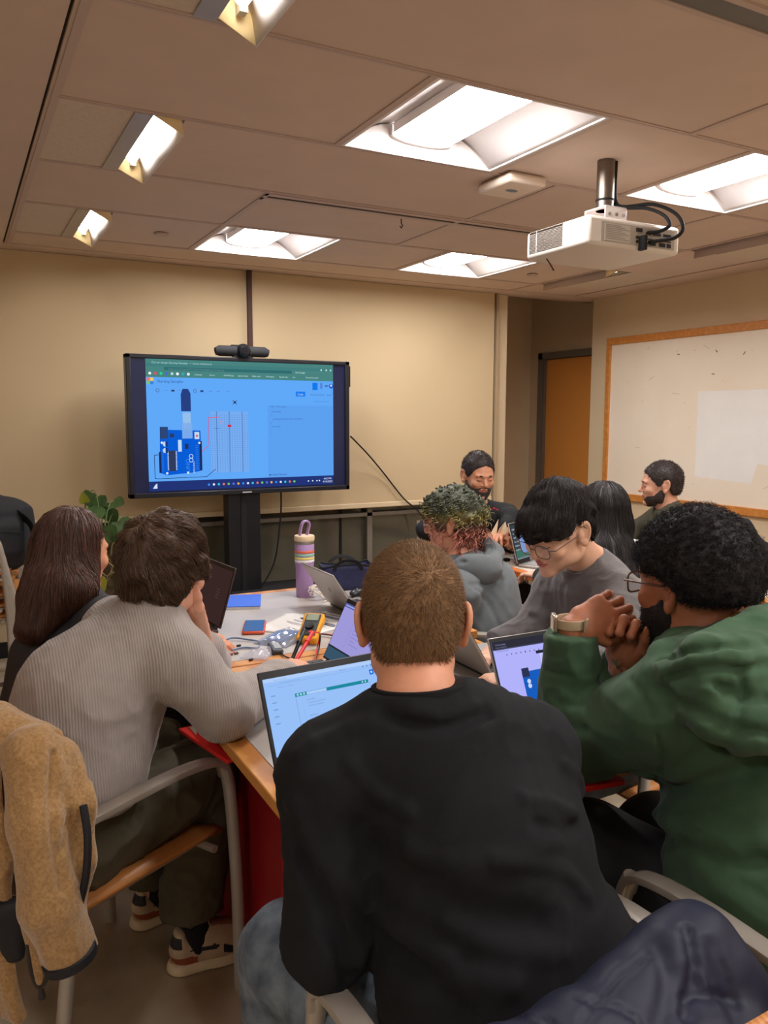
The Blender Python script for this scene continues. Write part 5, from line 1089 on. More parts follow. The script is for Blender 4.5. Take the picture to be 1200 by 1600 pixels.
def scr_code(S):
    B=(150,190,246); S.rect(0,0,1,1,(152,192,248)); S.rect(0,.95,1,1,(176,206,248),2); S.text(.08,.958,.022,'Arduino cloud editor',(120,150,200),3)
    S.line([(.03,.905),(.97,.905)],.002,(128,166,222),2); S.text(.12,.915,.02,'app.cloud/sketches/editor?view=code',(110,146,204),3); S.text(.6,.93,.02,'English (US)',(92,120,180),3)
    S.text(.1,.86,.02,'Explore cloud   |   My sketches',(112,148,206),3)
    for k in range(5): S.disc(.8+.035*k,.93,.005,(70,104,176),3)
    S.rect(.845,.80,.88,.87,(26,112,226),3); S.disc(.862,.835,.008,(210,228,252),4); S.disc(.915,.835,.006,(120,150,206),3); S.disc(.945,.835,.006,(120,150,206),3); S.ring(.975,.835,.015,.005,(40,80,180),3)
    S.rect(.22,.70,.82,.745,(30,136,158),2); S.rect(.31,.702,.47,.741,(170,204,248),3)
    for x in(.24,.265,.29): S.disc(x,.723,.009,(150,210,224),3)
    for x in(.77,.795): S.disc(x,.723,.006,(190,224,232),3)
    S.rect(.22,.06,.225,.70,(132,170,226),2); S.rect(.83,.06,.834,.70,(132,170,226),2)
    for k,t in enumerate(['void setup() {','  // put your setup code here','  pinMode(13, OUTPUT);','}','','void loop() {','  // put your main code here','}']): S.text(.3,.63-.042*k,.024,t,(94,128,190),3); S.text(.265,.63-.042*k,.024,str(k+1),(110,146,206),3)
    for k in range(5): S.rect(.04,.76-.09*k,.075,.775-.09*k,(120,156,214),3)
    for k in range(6): S.disc(.03+.03*k,.025,.006,[(70,130,220),(230,180,80),(90,170,110),(80,110,200),(210,90,90),(60,160,190)][k],3)
laptop('open charcoal laptop with a code editor on screen, nearest the camera on the table',(.725,1.545,.7405),A(176),.33,.22,.206,A(25),M_lapd,M_keys,scr_code,bezel=.008,top=.014,bot=.026)
def scr_board(S):
    S.rect(0,0,1,1,(178,178,250)); S.rect(0,.9,1,1,(46,46,58),2); S.text(.03,.945,.03,'Circuit design',(150,150,190),3); S.text(.03,.91,.025,'home  dashboard',(130,130,170),3); S.rect(0,.885,1,.9,(70,72,96),2); S.text(.03,.86,.03,'Starting Sampler',(110,110,170),3)
    for k in range(9): S.disc(.12+.045*k,.81,.006,(100,100,150) if k!=4 else (40,40,70),3)
    S.rect(.4,.76,.48,.80,(36,36,50),3); S.rect(.43,.6,.485,.76,(196,196,246),3); S.rect(.425,.5,.5,.6,(170,178,236),3)
    S.poly([(.22,.12),(.22,.55),(.56,.56),(.56,.15),(.53,.1),(.26,.09)],(24,92,190),2); S.rect(.22,.48,.29,.6,(44,52,84),4); S.rect(.53,.5,.56,.56,(214,220,246),4); S.rect(.41,.38,.45,.47,(190,206,244),4); S.disc(.27,.42,.018,(200,214,246),4); S.disc(.27,.36,.018,(200,214,246),4)
    S.rect(.34,.1,.38,.34,(42,56,96),4); S.ring(.49,.24,.02,.006,(190,210,246),4); S.ring(.49,.2,.02,.006,(190,210,246),4); S.text(.52,.12,.05,'UNO',(150,190,240),4,math.pi/2); S.rect(.545,.15,.56,.46,(22,40,90),4)
    S.line([(.62,.2),(.62,.6),(.7,.62),(.7,.66)],.004,(140,140,200),3); S.rect(.72,.2,.95,.72,(186,184,246),3)
    for x in(.74,.76,.9,.93): S.rect(x,.2,x+.006,.72,(164,160,226),4)
    S.text(.9,.9,.03,'...',(220,220,240),3)
laptop('open laptop showing a blue circuit board, in front of the green sleeve',(1.305,1.495,.7405),A(180),.33,.215,.215,A(24),M_laps,M_keys,scr_board,bezel=.006,top=.008,bot=.02)
def hp(m,q,R):
    P=[(.024*math.cos(t),.024*math.sin(t)) for t in np.linspace(0,2*math.pi,24,False)]; m.add([q(x,.13+y) for x,y in P],[tuple(range(24))])
laptop('silver laptop with a round emblem, under the hands of the person in grey',(1.335,1.97,.7405),A(91),.33,.225,.212,A(31),M_laps,M_keys,lambda S:S.rect(0,0,1,1,(200,206,236)),logo=hp)
def scr_lilac(S):
    S.rect(0,0,1,1,(158,152,216)); S.rect(0,.93,1,1,(84,88,150),2); S.rect(.02,.95,.4,.975,(150,160,220),3); S.rect(0,0,1,.2,(56,84,104),2); S.rect(0,.2,1,.23,(40,44,60),3); S.rect(.3,.3,.304,.9,(130,126,196),2)
    for k in range(8): S.rect(.36,.8-.06*k,.36+.1*(1+k%3),.81-.06*k,(128,124,196),3)
laptop('dark laptop with a lilac screen beyond the charcoal laptop, beside the red probe',(.968,2.06,.7405),A(270),.32,.21,.20,A(26),M_lapd,M_keys,scr_lilac,bezel=.006,bot=.01)
laptop('laptop with a dim dark brown screen by the person with long brown hair',(.765,2.86,.7405),A(-96),.33,.22,.22,A(17),mat('laptop_brown',(70,50,44),.5,.2),M_keys,lambda S:(S.rect(0,0,1,1,(56,38,36)),[S.rect(.7,.6-.05*k,.78,.61-.05*k,(86,66,62),2) for k in range(4)]),bezel=.004,bot=.01)
def apple(m,q,R):
    P=[(.010*math.cos(t)*(1+.12*math.cos(2*t)),.011*math.sin(t)) for t in np.linspace(0,2*math.pi,20,False)]; m.add([q(x,.105+y) for x,y in P],[tuple(range(20))])
laptop('thin silver laptop seen from behind, standing beside the lilac bottle',(1.31,2.77,.7405),A(90),.30,.21,.205,A(34),M_laps,M_keys,lambda S:S.rect(0,0,1,1,(170,180,210)),logo=apple)
def scr_desk(S):
    S.rect(0,0,1,1,(58,66,72)); S.poly([(0,0),(1,0),(1,.2),(.7,.28),(.4,.18),(0,.3)],(66,110,96),2); S.rect(.2,.16,.95,.82,(120,150,206),3); S.rect(.2,.78,.95,.82,(92,112,160),4); S.rect(0,0,1,.05,(120,130,140),4)
    for i in range(3):
        for k in range(6): S.rect(.03+.05*i,.86-.12*k,.055+.05*i,.9-.12*k,(180,190,200),3)
laptop('open silver laptop with a desktop picture on the back table',(2.656,3.30,.7405),A(155),.34,.23,.21,A(16),M_laps,M_keyl,scr_desk,bezel=.006,bot=.02)
laptop('black laptop seen from behind on the back table, in front of the bearded person',(2.86,3.47,.7405),A(12),.33,.17,.2,A(10),M_black,M_keys,lambda S:S.rect(0,0,1,1,(120,130,160)))
# ================================================================ on the far white table
ZT=.7405
r=thing('water_bottle','lilac insulated bottle with rainbow bands and carry loop standing on the white table','bottle',(1.28,3.11,ZT))
ml=mat('lilac_enamel',(176,142,190),.4,vary=.03,scale=20); mc=mat('cream_lid',(232,206,166),.45)
m=MB(); m.lathe([(.0,0),(.034,0),(.037,.004),(.0375,.12),(.041,.15),(.041,.225),(.039,.228)],n=36); m.build('body',ml,r)
for z,cl,nm in((.150,(244,240,238),'white'),(.162,(240,226,120),'yellow'),(.176,(150,206,170),'green'),(.190,(236,120,84),'orange')):
    m=MB(); m.lathe([(.0412,z),(.0418,z+.001),(.0418,z+.009),(.0412,z+.010)],n=36); m.build('band',mat('band_'+nm,cl,.45),r)['label']=nm+' band'
m=MB(); m.lathe([(.040,.226),(.041,.228),(.041,.238),(.040,.24)],n=36); m.build('steel_rim',M_alu,r)
m=MB(); m.lathe([(.0,.24),(.042,.24),(.043,.243),(.043,.258),(.041,.262),(.0,.264)],n=36); m.build('lid',mc,r)
m=MB(); m.tube(curve_pts([(-.018,0,.25),(-.02,0,.275),(-.008,0,.315),(.012,0,.322),(.022,0,.308),(.016,0,.28),(.012,0,.262)],6),.0,10,flat=(.012,.004,(1,0,0))); m.build('carry_loop',ml,r)
r=thing('phone','phone in a red orange case lying face up on the white table','phone',(.915,2.702,ZT),A(-22))
m=MB(); m.bb((-.04,-.082,0),(.04,.082,.012)); m.build('case',mat('phone_case',(206,84,52),.5),r,bevel=.006); m=MB(); m.bb((-.035,-.076,.0115),(.035,.076,.0128)); m.build('screen',mat('phone_glass',(62,84,126),.12,spec=.6),r)
r=thing('notebook','blue notebook lying open edge towards the camera on the white table','notebook',(1.0,3.09,ZT),A(-20))
m=MB(); m.bb((-.06,-.09,.0),(.07,.12,.01)); m.build('pages',mat('paper_white',(232,228,222),.7),r); m=MB(); m.bb((-.062,-.092,.01),(.072,.122,.0125)); m.build('cover',mat('notebook_blue',(52,108,226),.5),r)
m=MB(); rng=random.Random(5); pts=[]
for k in range(60): a=k*.62; rr=.035+.012*math.sin(k*1.7); pts.append((1.315+rr*math.cos(a)*1.1,3.03+rr*math.sin(a),ZT+.012+.03*abs(math.sin(k*.33))+.012*math.sin(k*.9)**2))
pts+= [(1.33,2.985,ZT+.006),(1.30,2.96,ZT+.004)]
m.tube(curve_pts(pts,4),.0022,6); tag(m.build('charging_cable',mat('cable_white',(226,216,204),.5)),'tangled white charging cable beside the lilac bottle','cable')
def sheet(label,c,w,h,rz,z=.0,lines=True,cat='paper'):
    r=thing('paper_sheet',label,cat,(c[0],c[1],ZT+z),rz); m=MB()
    m.grid(lambda u,v:((u-.5)*w,(v-.5)*h,.001+.004*math.sin(u*5)*v**3),9,9); m.build('sheet',mat('paper_white',(232,228,222)),r,solid=.0004)
    if lines:
        l=MB()
        for k in range(7): y=h*(.4-.12*k); l.bb((-w*.4,y-.002,.0062),(w*(.1+.25*(k%3)/2),y+.002,.0064))
        l.bb((-w*.4,-h*.1,.0062),(w*.42,-h*.06,.0065)); l.bb((-w*.4,h*.18,.0062),(w*.42,h*.21,.0065)); l.build('print',mat('print_navy',(70,74,110),.7),r)
    return r
sheet('printed sheet with dark table lines under the silver laptop',(1.17,2.68),.22,.29,A(-68)); sheet('plain printed sheet lying under another sheet beside the blue bag',(1.06,2.70),.2,.26,A(-50),.0008,False)
sheet('white ruled page on the near table beside the grey knitted cuff',(.70,2.10),.17,.22,A(5),.0,False)
m=MB(); P0,P1=onz(400,1047,ZT+.005),onz(458,1046,ZT+.005); dd=P1-P0; r=thing('stylus','white stylus pen lying along the oak seam','pen',P0,0)
m.tube([dd*0,dd*.06,dd*.98,dd],[.001,.0046,.0046,.003],12); m.build('barrel',mat('stylus_white',(240,234,228),.4),r); m=MB(); m.tube([dd*.62,dd*.66],.0049,12); m.build('grip_mark',M_black,r); m=MB(); m.tube([dd*-.04,dd*.0],[.0006,.002],8); m.build('tip',mat('stylus_tip',(196,186,180),.4),r)
# multimeter leaning back on its stand
r=thing('multimeter','yellow cased multimeter with red and black leads standing on the table','multimeter',(1.0,2.42,ZT),A(-40)); R=Rx(-A(60)); q=lambda x,y,z:R@V(x,y,z)+V(0,0,.0)
my=mat('meter_yellow',(236,164,30),.5,vary=.04,scale=20); md_=mat('meter_dark',(52,54,58),.5)
m=MB(); m.prism([(-.034,0),(.034,0),(.038,.01),(.033,.06),(.038,.11),(.034,.125),(-.034,.125),(-.038,.11),(-.033,.06),(-.038,.01)],-.014,.014,R@np.array([[1,0,0],[0,0,-1],[0,1,0]]),(0,.0,.012)); m.build('case',my,r,bevel=.005)
m=MB(); m.box(q(0,-.0155,.066)+V(0,0,.012),(.052,.006,.1),R); m.build('face',md_,r,bevel=.002); m=MB(); m.box(q(0,-.019,.098)+V(0,0,.012),(.042,.003,.03),R); m.build('display',mat('meter_lcd',(150,160,140),.2),r)
m=MB(); m.lathe([(.0,0),(.015,0),(.014,.008),(.004,.009)],q(0,-.018,.055)+V(0,0,.012),20,R@Rx(math.pi/2)); m.build('dial',M_black,r)
for x,nm,mm in((-.014,'black',M_black),(.014,'red',M_red)): m=MB(); m.lathe([(.006,0),(.006,.014),(.0,.014)],q(x,-.016,.02)+V(0,0,.012),12,R@Rx(math.pi/2)); m.build('socket',mm,r)['label']=nm+' socket'
pa,pb=onz(462,1033,.785),ond(489,988,2.50)
def probe(label,a,b,m0,cat='test probe'):
    r=thing('test_probe',label,cat,a); d=b-a; m=MB(); m.tube([d*0,d*.1,d*.62,d*.64,d*.68,d*.72,d*1],[.004,.0055,.006,.009,.009,.006,.0065],12); m.build('handle',m0,r); m=MB(); m.tube([d*-.12,d*0],[.0008,.0016],8); m.build('needle',M_alu,r); return r
probe('red test probe held in the hand beside the multimeter',pa,pb,M_red)
probe('black test probe leaning on the multimeter beside the red one',pa+V(-.012,.03,-.03),pb+V(-.012,.04,.0),M_black)
for lb,mm,off in(('red test lead looping from the multimeter',M_red,0),('black test lead crossing the red one beside the multimeter',M_black,.014)):
    P=[pb+V(0,0,.0),V(1.01,2.33,.80),V(1.0,2.33-off,.755),V(.96,2.25,.748),V(.93,2.20+off,.748),V(.98,2.19,.748),V(1.02,2.24,.748),V(1.06,2.30+off,.749),V(1.08,2.40,.75),V(1.12,2.45-off,.75),V(1.08,2.50,.75),V(1.04,2.42,.76)]
    m=MB(); m.tube(curve_pts(P,8),.0026,6); tag(m.build('test_lead',mm),lb,'cable')
# blue anti-static bag and clear bags
def pouch(label,c,w,h,rz,m,th=.012,seed=1,cat='bag'):
    r=thing('plastic_bag',label,cat,(c[0],c[1],ZT),rz); g=MB(); rg=np.random.default_rng(seed)
    def fn(s): return lambda u,v:((u-.5)*w*(1-.1*v),(v-.5)*h,.003+s*th*(math.sin(math.pi*u)*math.sin(math.pi*v))**.6*(.6+.8*float(vnoise(np.array([[u*6+seed,v*6,s+3.]],f32))[0]))*(1 if s>0 else .1)+.002*s)
    g.grid(fn(1),22,22); g.grid(fn(-1),22,22); g.build('film',m,r); return r
r=pouch('shiny clear bag of blue jumper wires beside the multimeter',(.965,2.53),.13,.2,A(-52),mat('foil_clear',(210,216,226),.14,.5,alpha=.45,spec=.8),.022,2)
for k in range(9):
    m=MB(); m.tube(curve_pts([(-.04+.009*k,-.07+.004*(k%3),.008),(-.035+.009*k,-.02,.014+.003*(k%2)),(-.038+.009*k,.03,.014),(-.03+.008*k,.075,.008)],5),.0035,6)
    w_=m.build('jumper_wire',mat('wire_blue',(70,130,206),.5),None,loc=r.location); w_.rotation_euler=(0,0,A(-52)); tag(w_,'blue jumper wire inside the shiny clear bag','wire','blue jumper wires in the clear bag')
pouch('small crumpled clear bag beside the black dongle',(.83,2.40),.09,.13,A(-40),mat('film_clear',(226,222,230),.15,alpha=.3,spec=.8),.014,3)
pouch('small crumpled clear bag at the elbow of the bare arm',(.655,2.42),.07,.1,A(10),mat('film_clear',(226,222,230)),.012,4)
r=thing('usb_dongle','black and grey adapter with a cable on the table beside the blue bag','adapter',(.886,2.41,ZT),A(-10)); m=MB(); m.bb((-.019,-.05,0),(.019,.05,.016)); m.build('body',mat('dongle_grey',(62,64,68),.45),r,bevel=.006); m=MB(); m.bb((-.006,-.03,.0155),(.016,.04,.017)); m.build('label_plate',mat('dongle_plate',(170,170,170),.4),r)
m=MB(); m.tube(curve_pts([V(.89,2.36,.75),V(.885,2.33,.745),V(.90,2.26,.745),V(.88,2.21,.747),V(.93,2.17,.746)],6),.0026,6); tag(m.build('adapter_cable',M_black),'thin black cable running from the black adapter across the oak seam','cable')
m=MB(); m.tube(curve_pts([onz(340,1006,ZT+.006),onz(362,997,ZT+.01),onz(385,999,ZT+.006),onz(405,1003,ZT+.004),onz(402,1012,ZT+.004),onz(380,1012,ZT+.004),onz(362,1016,ZT+.004)],8),.003,6); tag(m.build('usb_cable',mat('wire_slate',(94,116,150),.5)),'blue grey USB cable curving on the table in front of the brown laptop','cable')
m=MB(); c=onz(333,1007,ZT); m.bb((-.035,-.025,.002),(.035,.025,.005)); r=thing('circuit_board','small circuit board beside the bare forearm','circuit board',c,A(25)); m.build('board',mat('board_dark',(44,52,56),.5),r)
m=MB(); m.bb((-.034,-.01,.005),(-.016,.008,.016)); m.build('usb_port',M_alu,r); m=MB(); m.bb((.0,-.022,.005),(.03,-.018,.013)); m.bb((.0,.018,.005),(.03,.022,.013)); m.build('header',M_black,r)
r=thing('push_button','tiny red push button on the table before the circuit board','button',onz(349,1017,ZT)); m=MB(); m.lathe([(.0,0),(.009,0),(.009,.01),(.006,.013),(0,.013)],n=16); m.build('cap',M_red,r)
for (x,y),lb in zip([(369,1022),(392,1032),(373,1010),(360,1024)],['tiny brown component with a coil top on the table','tiny black chip near the oak seam','tiny black plug of a jumper wire','tiny dark component beside the red wire']):
    r=thing('component',lb,'electronic part',onz(x,y,ZT),A(x)); m=MB(); m.bb((-.007,-.004,0),(.007,.004,.006)); m.build('case',mat('part_brown',(96,66,50),.5) if x==369 else M_black,r,bevel=.001)
m=MB(); m.tube(curve_pts([onz(337,1024,ZT+.003),onz(341,1029,ZT+.003),onz(355,1027,ZT+.004),onz(366,1018,ZT+.003)],6),.0018,5); tag(m.build('red_wire',M_red),'short red jumper wire curling below the red button','wire')
# tote bag and odds at the far right corner
r=thing('tote_bag','small navy tote bag with black handles at the far corner of the white table','bag',(1.50,3.17,ZT),A(-12)); mn=mat('navy_woven',(38,42,78),.6,vary=.2,scale=40,bump=.3,bscale=200)
m=MB(); n=24
def tb(u,v): a=2*math.pi*u; e=.45; s=1-.1*(1-v); return (.115*s*math.copysign(abs(math.cos(a))**e,math.cos(a)),.05*s*math.copysign(abs(math.sin(a))**e,math.sin(a)),.11*v+.006*math.sin(3*a)*v)
m.grid(tb,28,6,True); m.build('body',mn,r,solid=.003); m=MB(); m.tube([tb(k/28,1.) for k in range(29)],.004,6,False); m.build('trim',M_blackm,r)
m=MB(); m.ball((0,0,.075),(.1,.04,.028),14); m.build('contents',mat('tissue_white',(214,208,196),.8),r)
for s in(-1,1): m=MB(); m.tube(curve_pts([(-.06,s*.05,.09),(-.055,s*.056,.115),(-.02,s*.06,.135),(.03,s*.058,.13),(.055,s*.055,.11),(.06,s*.05,.09)],6),.0,8,flat=(.009,.002,(0,0,1))); m.build('handle',M_blackm,r)
r=thing('pouch','small black pouch between the silver laptop and the tote bag','pouch',(1.475,3.0,ZT),A(30)); m=MB(); m.ball((0,0,.016),(.045,.028,.017),16); m.build('body',M_black,r); m=MB(); m.tube([(-.04,0,.018),(0,.0,.034),(.04,0,.018)],.002,6); m.build('zip',M_alu,r)
m=MB(); m.tube(curve_pts([V(1.45+.03*math.cos(k*.9),2.93+.025*math.sin(k*.9),ZT+.004+.002*(k%3)) for k in range(16)],4),.0022,6); tag(m.build('coiled_cable',mat('wire_grey',(150,146,138),.5)),'small coiled grey cable behind the silver laptop','cable')
# back table bits
r=thing('parts_box','clear box of colourful parts on the back table','box',(2.66,3.34,ZT),A(-25)); m=MB(); m.bb((-.09,-.06,0),(.09,.06,.03)); m.build('case',M_clear,r,bevel=.004)
for k,(cl,x,y) in enumerate([((70,60,180),-.06,.02),((240,220,90),-.01,.0),((236,150,60),.03,.01),((90,170,100),.0,-.03),((230,90,80),.06,-.02),((120,190,220),.05,.03)]):
    m=MB(); m.box((x,y,.014),(.03,.026,.016)); m.build('contents',mat('part_col_%d'%k,cl,.5),r,bevel=.003)
r=thing('folded_paper','folded cream paper held up by the bearded person','paper',ond(776,838,4.18)); mp=mat('paper_cream',(236,216,180),.7)
m=MB(); m.add([(-.05,0,-.0),(.0,.01,-.03),(.01,0,.09)],[(0,1,2)]); m.add([(.0,.01,-.03),(.07,0,.02),(.055,0,.075),(.02,-.01,.05)],[(0,1,2,3)]); m.build('sheet',mp,r,smooth=False,solid=.001)
r=thing('usb_adapter','small black adapter with a thin cable at the edge of the back table','adapter',onz(788,877,ZT)); m=MB(); m.bb((-.03,-.013,0),(.03,.013,.016)); m.build('body',M_black,r,bevel=.003); m=MB(); m.tube(curve_pts([(.03,0,.008),(.06,-.01,.006),(.1,-.05,.005)],5),.002,5); m.build('cable',M_black,r)
# ================================================================ projector
r=thing('projector','white ceiling projector with grilles and cables on a steel pole','projector',(2.27,2.46,2.12)); mpw=mat('projector_white',(222,212,200),.4,vary=.015,scale=8); L,W,Hh=.46,.38,.105
m=MB(); m.prism([(-L/2,-W/2),(L/2,-W/2),(L/2,W/2),(-L/2+.03,W/2),(-L/2,W/2-.03)],.0,Hh); body_=m.build('body',mpw,r,bevel=.014)
m=MB(); 
for k in range(16): z=.018+.0052*k; m.bb((-L/2-.0015,-W/2+.14,z),(-L/2+.004,W/2-.09,z+.0026)); m.bb((-L/2-.0015,W/2-.085,z),(-L/2+.004,W/2-.045,z+.0026))
gv=m.build('grille',M_gap,body_,smooth=False)
m=MB(); m.bb((-L/2+.06,-W/2-.0015,.016),(L/2-.03,-W/2+.004,Hh-.02)); pp=m.build('port_panel',mat('port_panel_grey',(176,166,152),.5),body_)
m=MB(); m.bb((-L/2+.075,-W/2-.0025,.02),(-L/2+.2,-W/2,Hh-.025)); m.build('label_sheet',mat('label_grey',(196,188,176),.6),body_)
m=MB()
for k in range(9): m.bb((-L/2+.08,-W/2-.003,.026+.006*k),(-L/2+.195-.02*(k%3),-W/2-.002,.0285+.006*k))
m.build('label_print',mat('label_print',(150,140,128),.6),body_,smooth=False)
m=MB()
for x,z,w_,h_ in((.0,.065,.03,.014),(.05,.06,.022,.008),(.085,.06,.04,.01),(.14,.06,.04,.01),(.05,.042,.13,.004),(.07,.022,.03,.014),(.12,.022,.03,.014),(.16,.022,.02,.014)): m.bb((x,-W/2-.004,z),(x+w_,-W/2,z+h_))
m.build('ports',M_black,body_)
m=MB()
for x,z in((.005,.03),(.022,.03),(.005,.045),(.022,.045)): m.lathe([(.006,0),(.006,.006)],(x,-W/2-.006,z),10,Rx(-math.pi/2))
m.build('jacks',mat('jack_dark',(70,62,40),.4,.5),body_)
m=MB(); m.tube([(-.1,W/2-.01,.055),(-.1,W/2+.02,.055)],[.04,.036],24); m.build('lens_barrel',M_black,r); m=MB(); m.ball((-.1,W/2+.018,.055),(.028,.008,.028),16); m.build('lens',mat('lens_glass',(20,22,30)),r)
m=MB(); m.tube([(-.14,.1,Hh),(-.14,.1,Hh+.012)],.02,16); m.build('focus_dial',mpw,r)
m=MB(); m.bb((-.07,-.1,Hh+.012),(.09,.06,Hh+.018)); m.bb((-.05,-.08,Hh+.018),(.06,-.074,Hh+.075)); m.bb((-.05,.03,Hh+.018),(.06,.036,Hh+.075)); m.bb((-.05,-.08,Hh+.07),(.06,.036,Hh+.076)); mt=m.build('mount_bracket',M_white,r,bevel=.002)
m=MB()
for x in(-.03,.005,.04): m.tube([(x,-.079,Hh+.045),(x,-.085,Hh+.045)],.006,10)
for x,y in((-.06,-.09),(.08,-.09),(.08,.05),(-.06,.05)): m.tube([(x,y,Hh),(x,y,Hh+.026)],.006,10)
m.build('mount_bolt',M_alu,r)
m=MB(); m.tube([(.0,-.022,Hh+.07),(.0,-.022,ZC-2.12+.01)],.034,24); m.build('pole',mat('pole_steel',(120,110,100),.35,.8,vary=.12,scale=12,stretch=(1,1,.1)),r)
m=MB(); m.tube([(0,-.022,Hh+.105),(0,-.022,Hh+.112)],.036,24); m.build('cable_tie',M_blackm,r)
for k,P in enumerate([[(.036,-.03,.36),(.038,-.03,.22),(.06,-.06,.19),(.13,-.14,.19),(.19,-.2,.15),(.19,-.24,.09),(.15,-.24,.05),(.06,-.225,.03),(.055,-.19,.03)],[(.034,-.04,.36),(.036,-.04,.22),(.055,-.07,.185),(.11,-.13,.175),(.14,-.19,.14),(.13,-.23,.095),(.09,-.22,.07),(.05,-.2,.065)]]):
    m=MB(); m.tube(curve_pts(P,7),.007,8); m.build('cable',M_blackm,r)
m=MB(); m.bb((.015,-W/2-.03,-.002),(.03,-W/2,.05)); m.build('plug',M_blackm,r); m=MB(); m.bb((.032,-W/2-.02,.026),(.042,-W/2,.034)); m.build('yellow_plug',mat('plug_yellow',(220,190,60),.5),r)
m=MB(); m.tube(curve_pts([(-.18,.1,.0),(-.16,.1,-.02),(-.15,.09,-.045)],4),.003,5); m.build('loose_wire',mat('wire_red_dark',(90,40,36),.6),r)
# ================================================================ coats over the chair backs, bags, plant
M_fleece=mat('tan_fleece',(176,138,88),.95,col2=(146,108,64),scale=160,bump=.9,bscale=240,sheen=.4); M_lining=mat('dark_lining',(24,24,30),.6)
bx=V(.243,2.01,0)-V(.875,.485,0)*.30; rt_=V(.485,-.875,0); fw=V(.875,.485,0)
r=thing('fleece_jacket','tan fleece jacket hanging over the back of the chair at the lower left','jacket',(bx[0],bx[1],0)); rb=V(bx[0],bx[1],0)
Q=lambda a,b,z:bx+rt_*a+fw*b+V(0,0,z)
S=Sdf(.025)
S.chain([Q(-.30,-.02,.86),Q(0,-.06,.90),Q(.2,-.035,.885),Q(.27,.0,.86)],[.045,.05,.045,.035]); 
S.slab(Q(0.02,-.085,.87),Q(.03,-.09,.36),(.26,.034),(.27,.026),rt_,.04); S.slab(Q(.0,.02,.86),Q(.02,.03,.5),(.27,.02),(.26,.018),rt_,.03)
SL=[ond(50,1175,1.43),ond(58,1290,1.40),ond(80,1410,1.40),ond(110,1498,1.42)]; S.chain(SL,[.045,.044,.042,.042],.02)
S.chain([ond(98,1180,1.47),ond(116,1260,1.465),ond(119,1340,1.465),ond(108,1425,1.47)],[.03,.03,.028,.022],.02)
S.cap(SL[3],SL[3]-SL[2],.09,.12)
for pts,h_,w_ in [([(80,1180),(80,1250),(88,1330),(100,1390)],-.012,.008),([(90,1190),(102,1230),(122,1265)],.010,.012),([(98,1330),(104,1290),(112,1270)],-.008,.008)]: fold(pts,h_,w_)
S.disp(folds(.012,8.,(1.4,1.4,.4)))
S.disp(folds(.004,24.,(1.2,1.2,.6)))
ja=solid('shell',S,.006,M_fleece,r,rb)
e0=SL[3]; ax=nrm(SL[3]-SL[2]); R=rotm(SL[2],SL[3])
m=MB(); m.tube([e0-ax*.004+R@V(.043*math.cos(t),.043*math.sin(t),0)-rb for t in np.linspace(0,6.2832,28)],.0,8,False,flat=(.004,.009,tuple(ax))); m.build('cuff_binding',M_lining,r)
m=MB(); m.tube(curve_pts([p-rb for p in (ond(130,1258,1.425),ond(137,1310,1.42),ond(134,1370,1.42),ond(120,1430,1.43))],6),.007,8); m.build('front_binding',M_lining,r)
S=Sdf(.02); S.slab(ond(5,1420,1.5),ond(24,1492,1.5),(.05,.014),(.02,.014),CR); S.disp(folds(.008,12.,(1,1,.6))); solid('pocket_lining',S,.008,M_lining,r,rb)
S=Sdf(.02); S.slab(ond(52,1420,1.45),ond(64,1528,1.46),(.03,.016),(.012,.012),CR); solid('hem_flap',S,.006,M_fleece,r,rb); m=MB(); m.tube(curve_pts([p-rb for p in (ond(44,1475,1.445),ond(50,1520,1.45),ond(62,1543,1.455),ond(74,1525,1.45),ond(78,1500,1.445))],5),.0045,6); m.tube([ond(64,1543,1.455)-rb,ond(66,1560,1.455)-rb],[.004,.007],8); m.build('zip',mat('zip_dark',(52,46,44),.4,.4),r)
# navy puffer on the nearest chair
M_puf=mat('navy_nylon',(25,28,48),.55,vary=.05,scale=10,bump=.12,bscale=60,spec=.35)
bx2=V(.705,.83,0)-V(0,.30,0); r=thing('puffer_jacket','dark navy puffer jacket over the chair back at the bottom right','jacket',(bx2[0],bx2[1],0)); rb=V(bx2[0],bx2[1],0)
S=Sdf(.04)
rg=[ond(690,1740,.86),ond(790,1702,.88),ond(900,1642,.93),ond(985,1582,.99),ond(1052,1506,1.04),ond(1088,1476,1.07),ond(1128,1545,1.05),ond(1160,1650,1.0)]
S.chain(rg,[.05,.05,.05,.05,.046,.042,.05,.055])
for a,b,ra,rb_ in(((830,1820),(1000,1660),.08,.06),((900,1860),(1095,1680),.09,.075),((1000,1880),(1145,1740),.1,.08)): S.cone(ond(*a,.84),ond(*b,.96),ra,rb_,.05)
S.disp(folds(.007,6.,(1,1,.5)))
for pts,h_,w_ in [([(905,1562),(960,1574),(1000,1600)],-.005,.005),([(1010,1492),(960,1532),(925,1578),(910,1600)],-.005,.006),([(1073,1455),(1083,1520),(1070,1590)],-.009,.008),([(1110,1480),(1135,1540),(1150,1600)],-.004,.010),([(1065,1562),(1110,1555),(1150,1566)],-.005,.006),([(760,1570),(800,1585),(860,1600)],-.004,.006),([(1030,1485),(1040,1530),(1030,1600)],-.006,.012)]: fold(pts,h_,w_)
S.disp(folds(.0025,26.,(1,1,.6)))
solid('shell',S,.006,M_puf,r,rb)
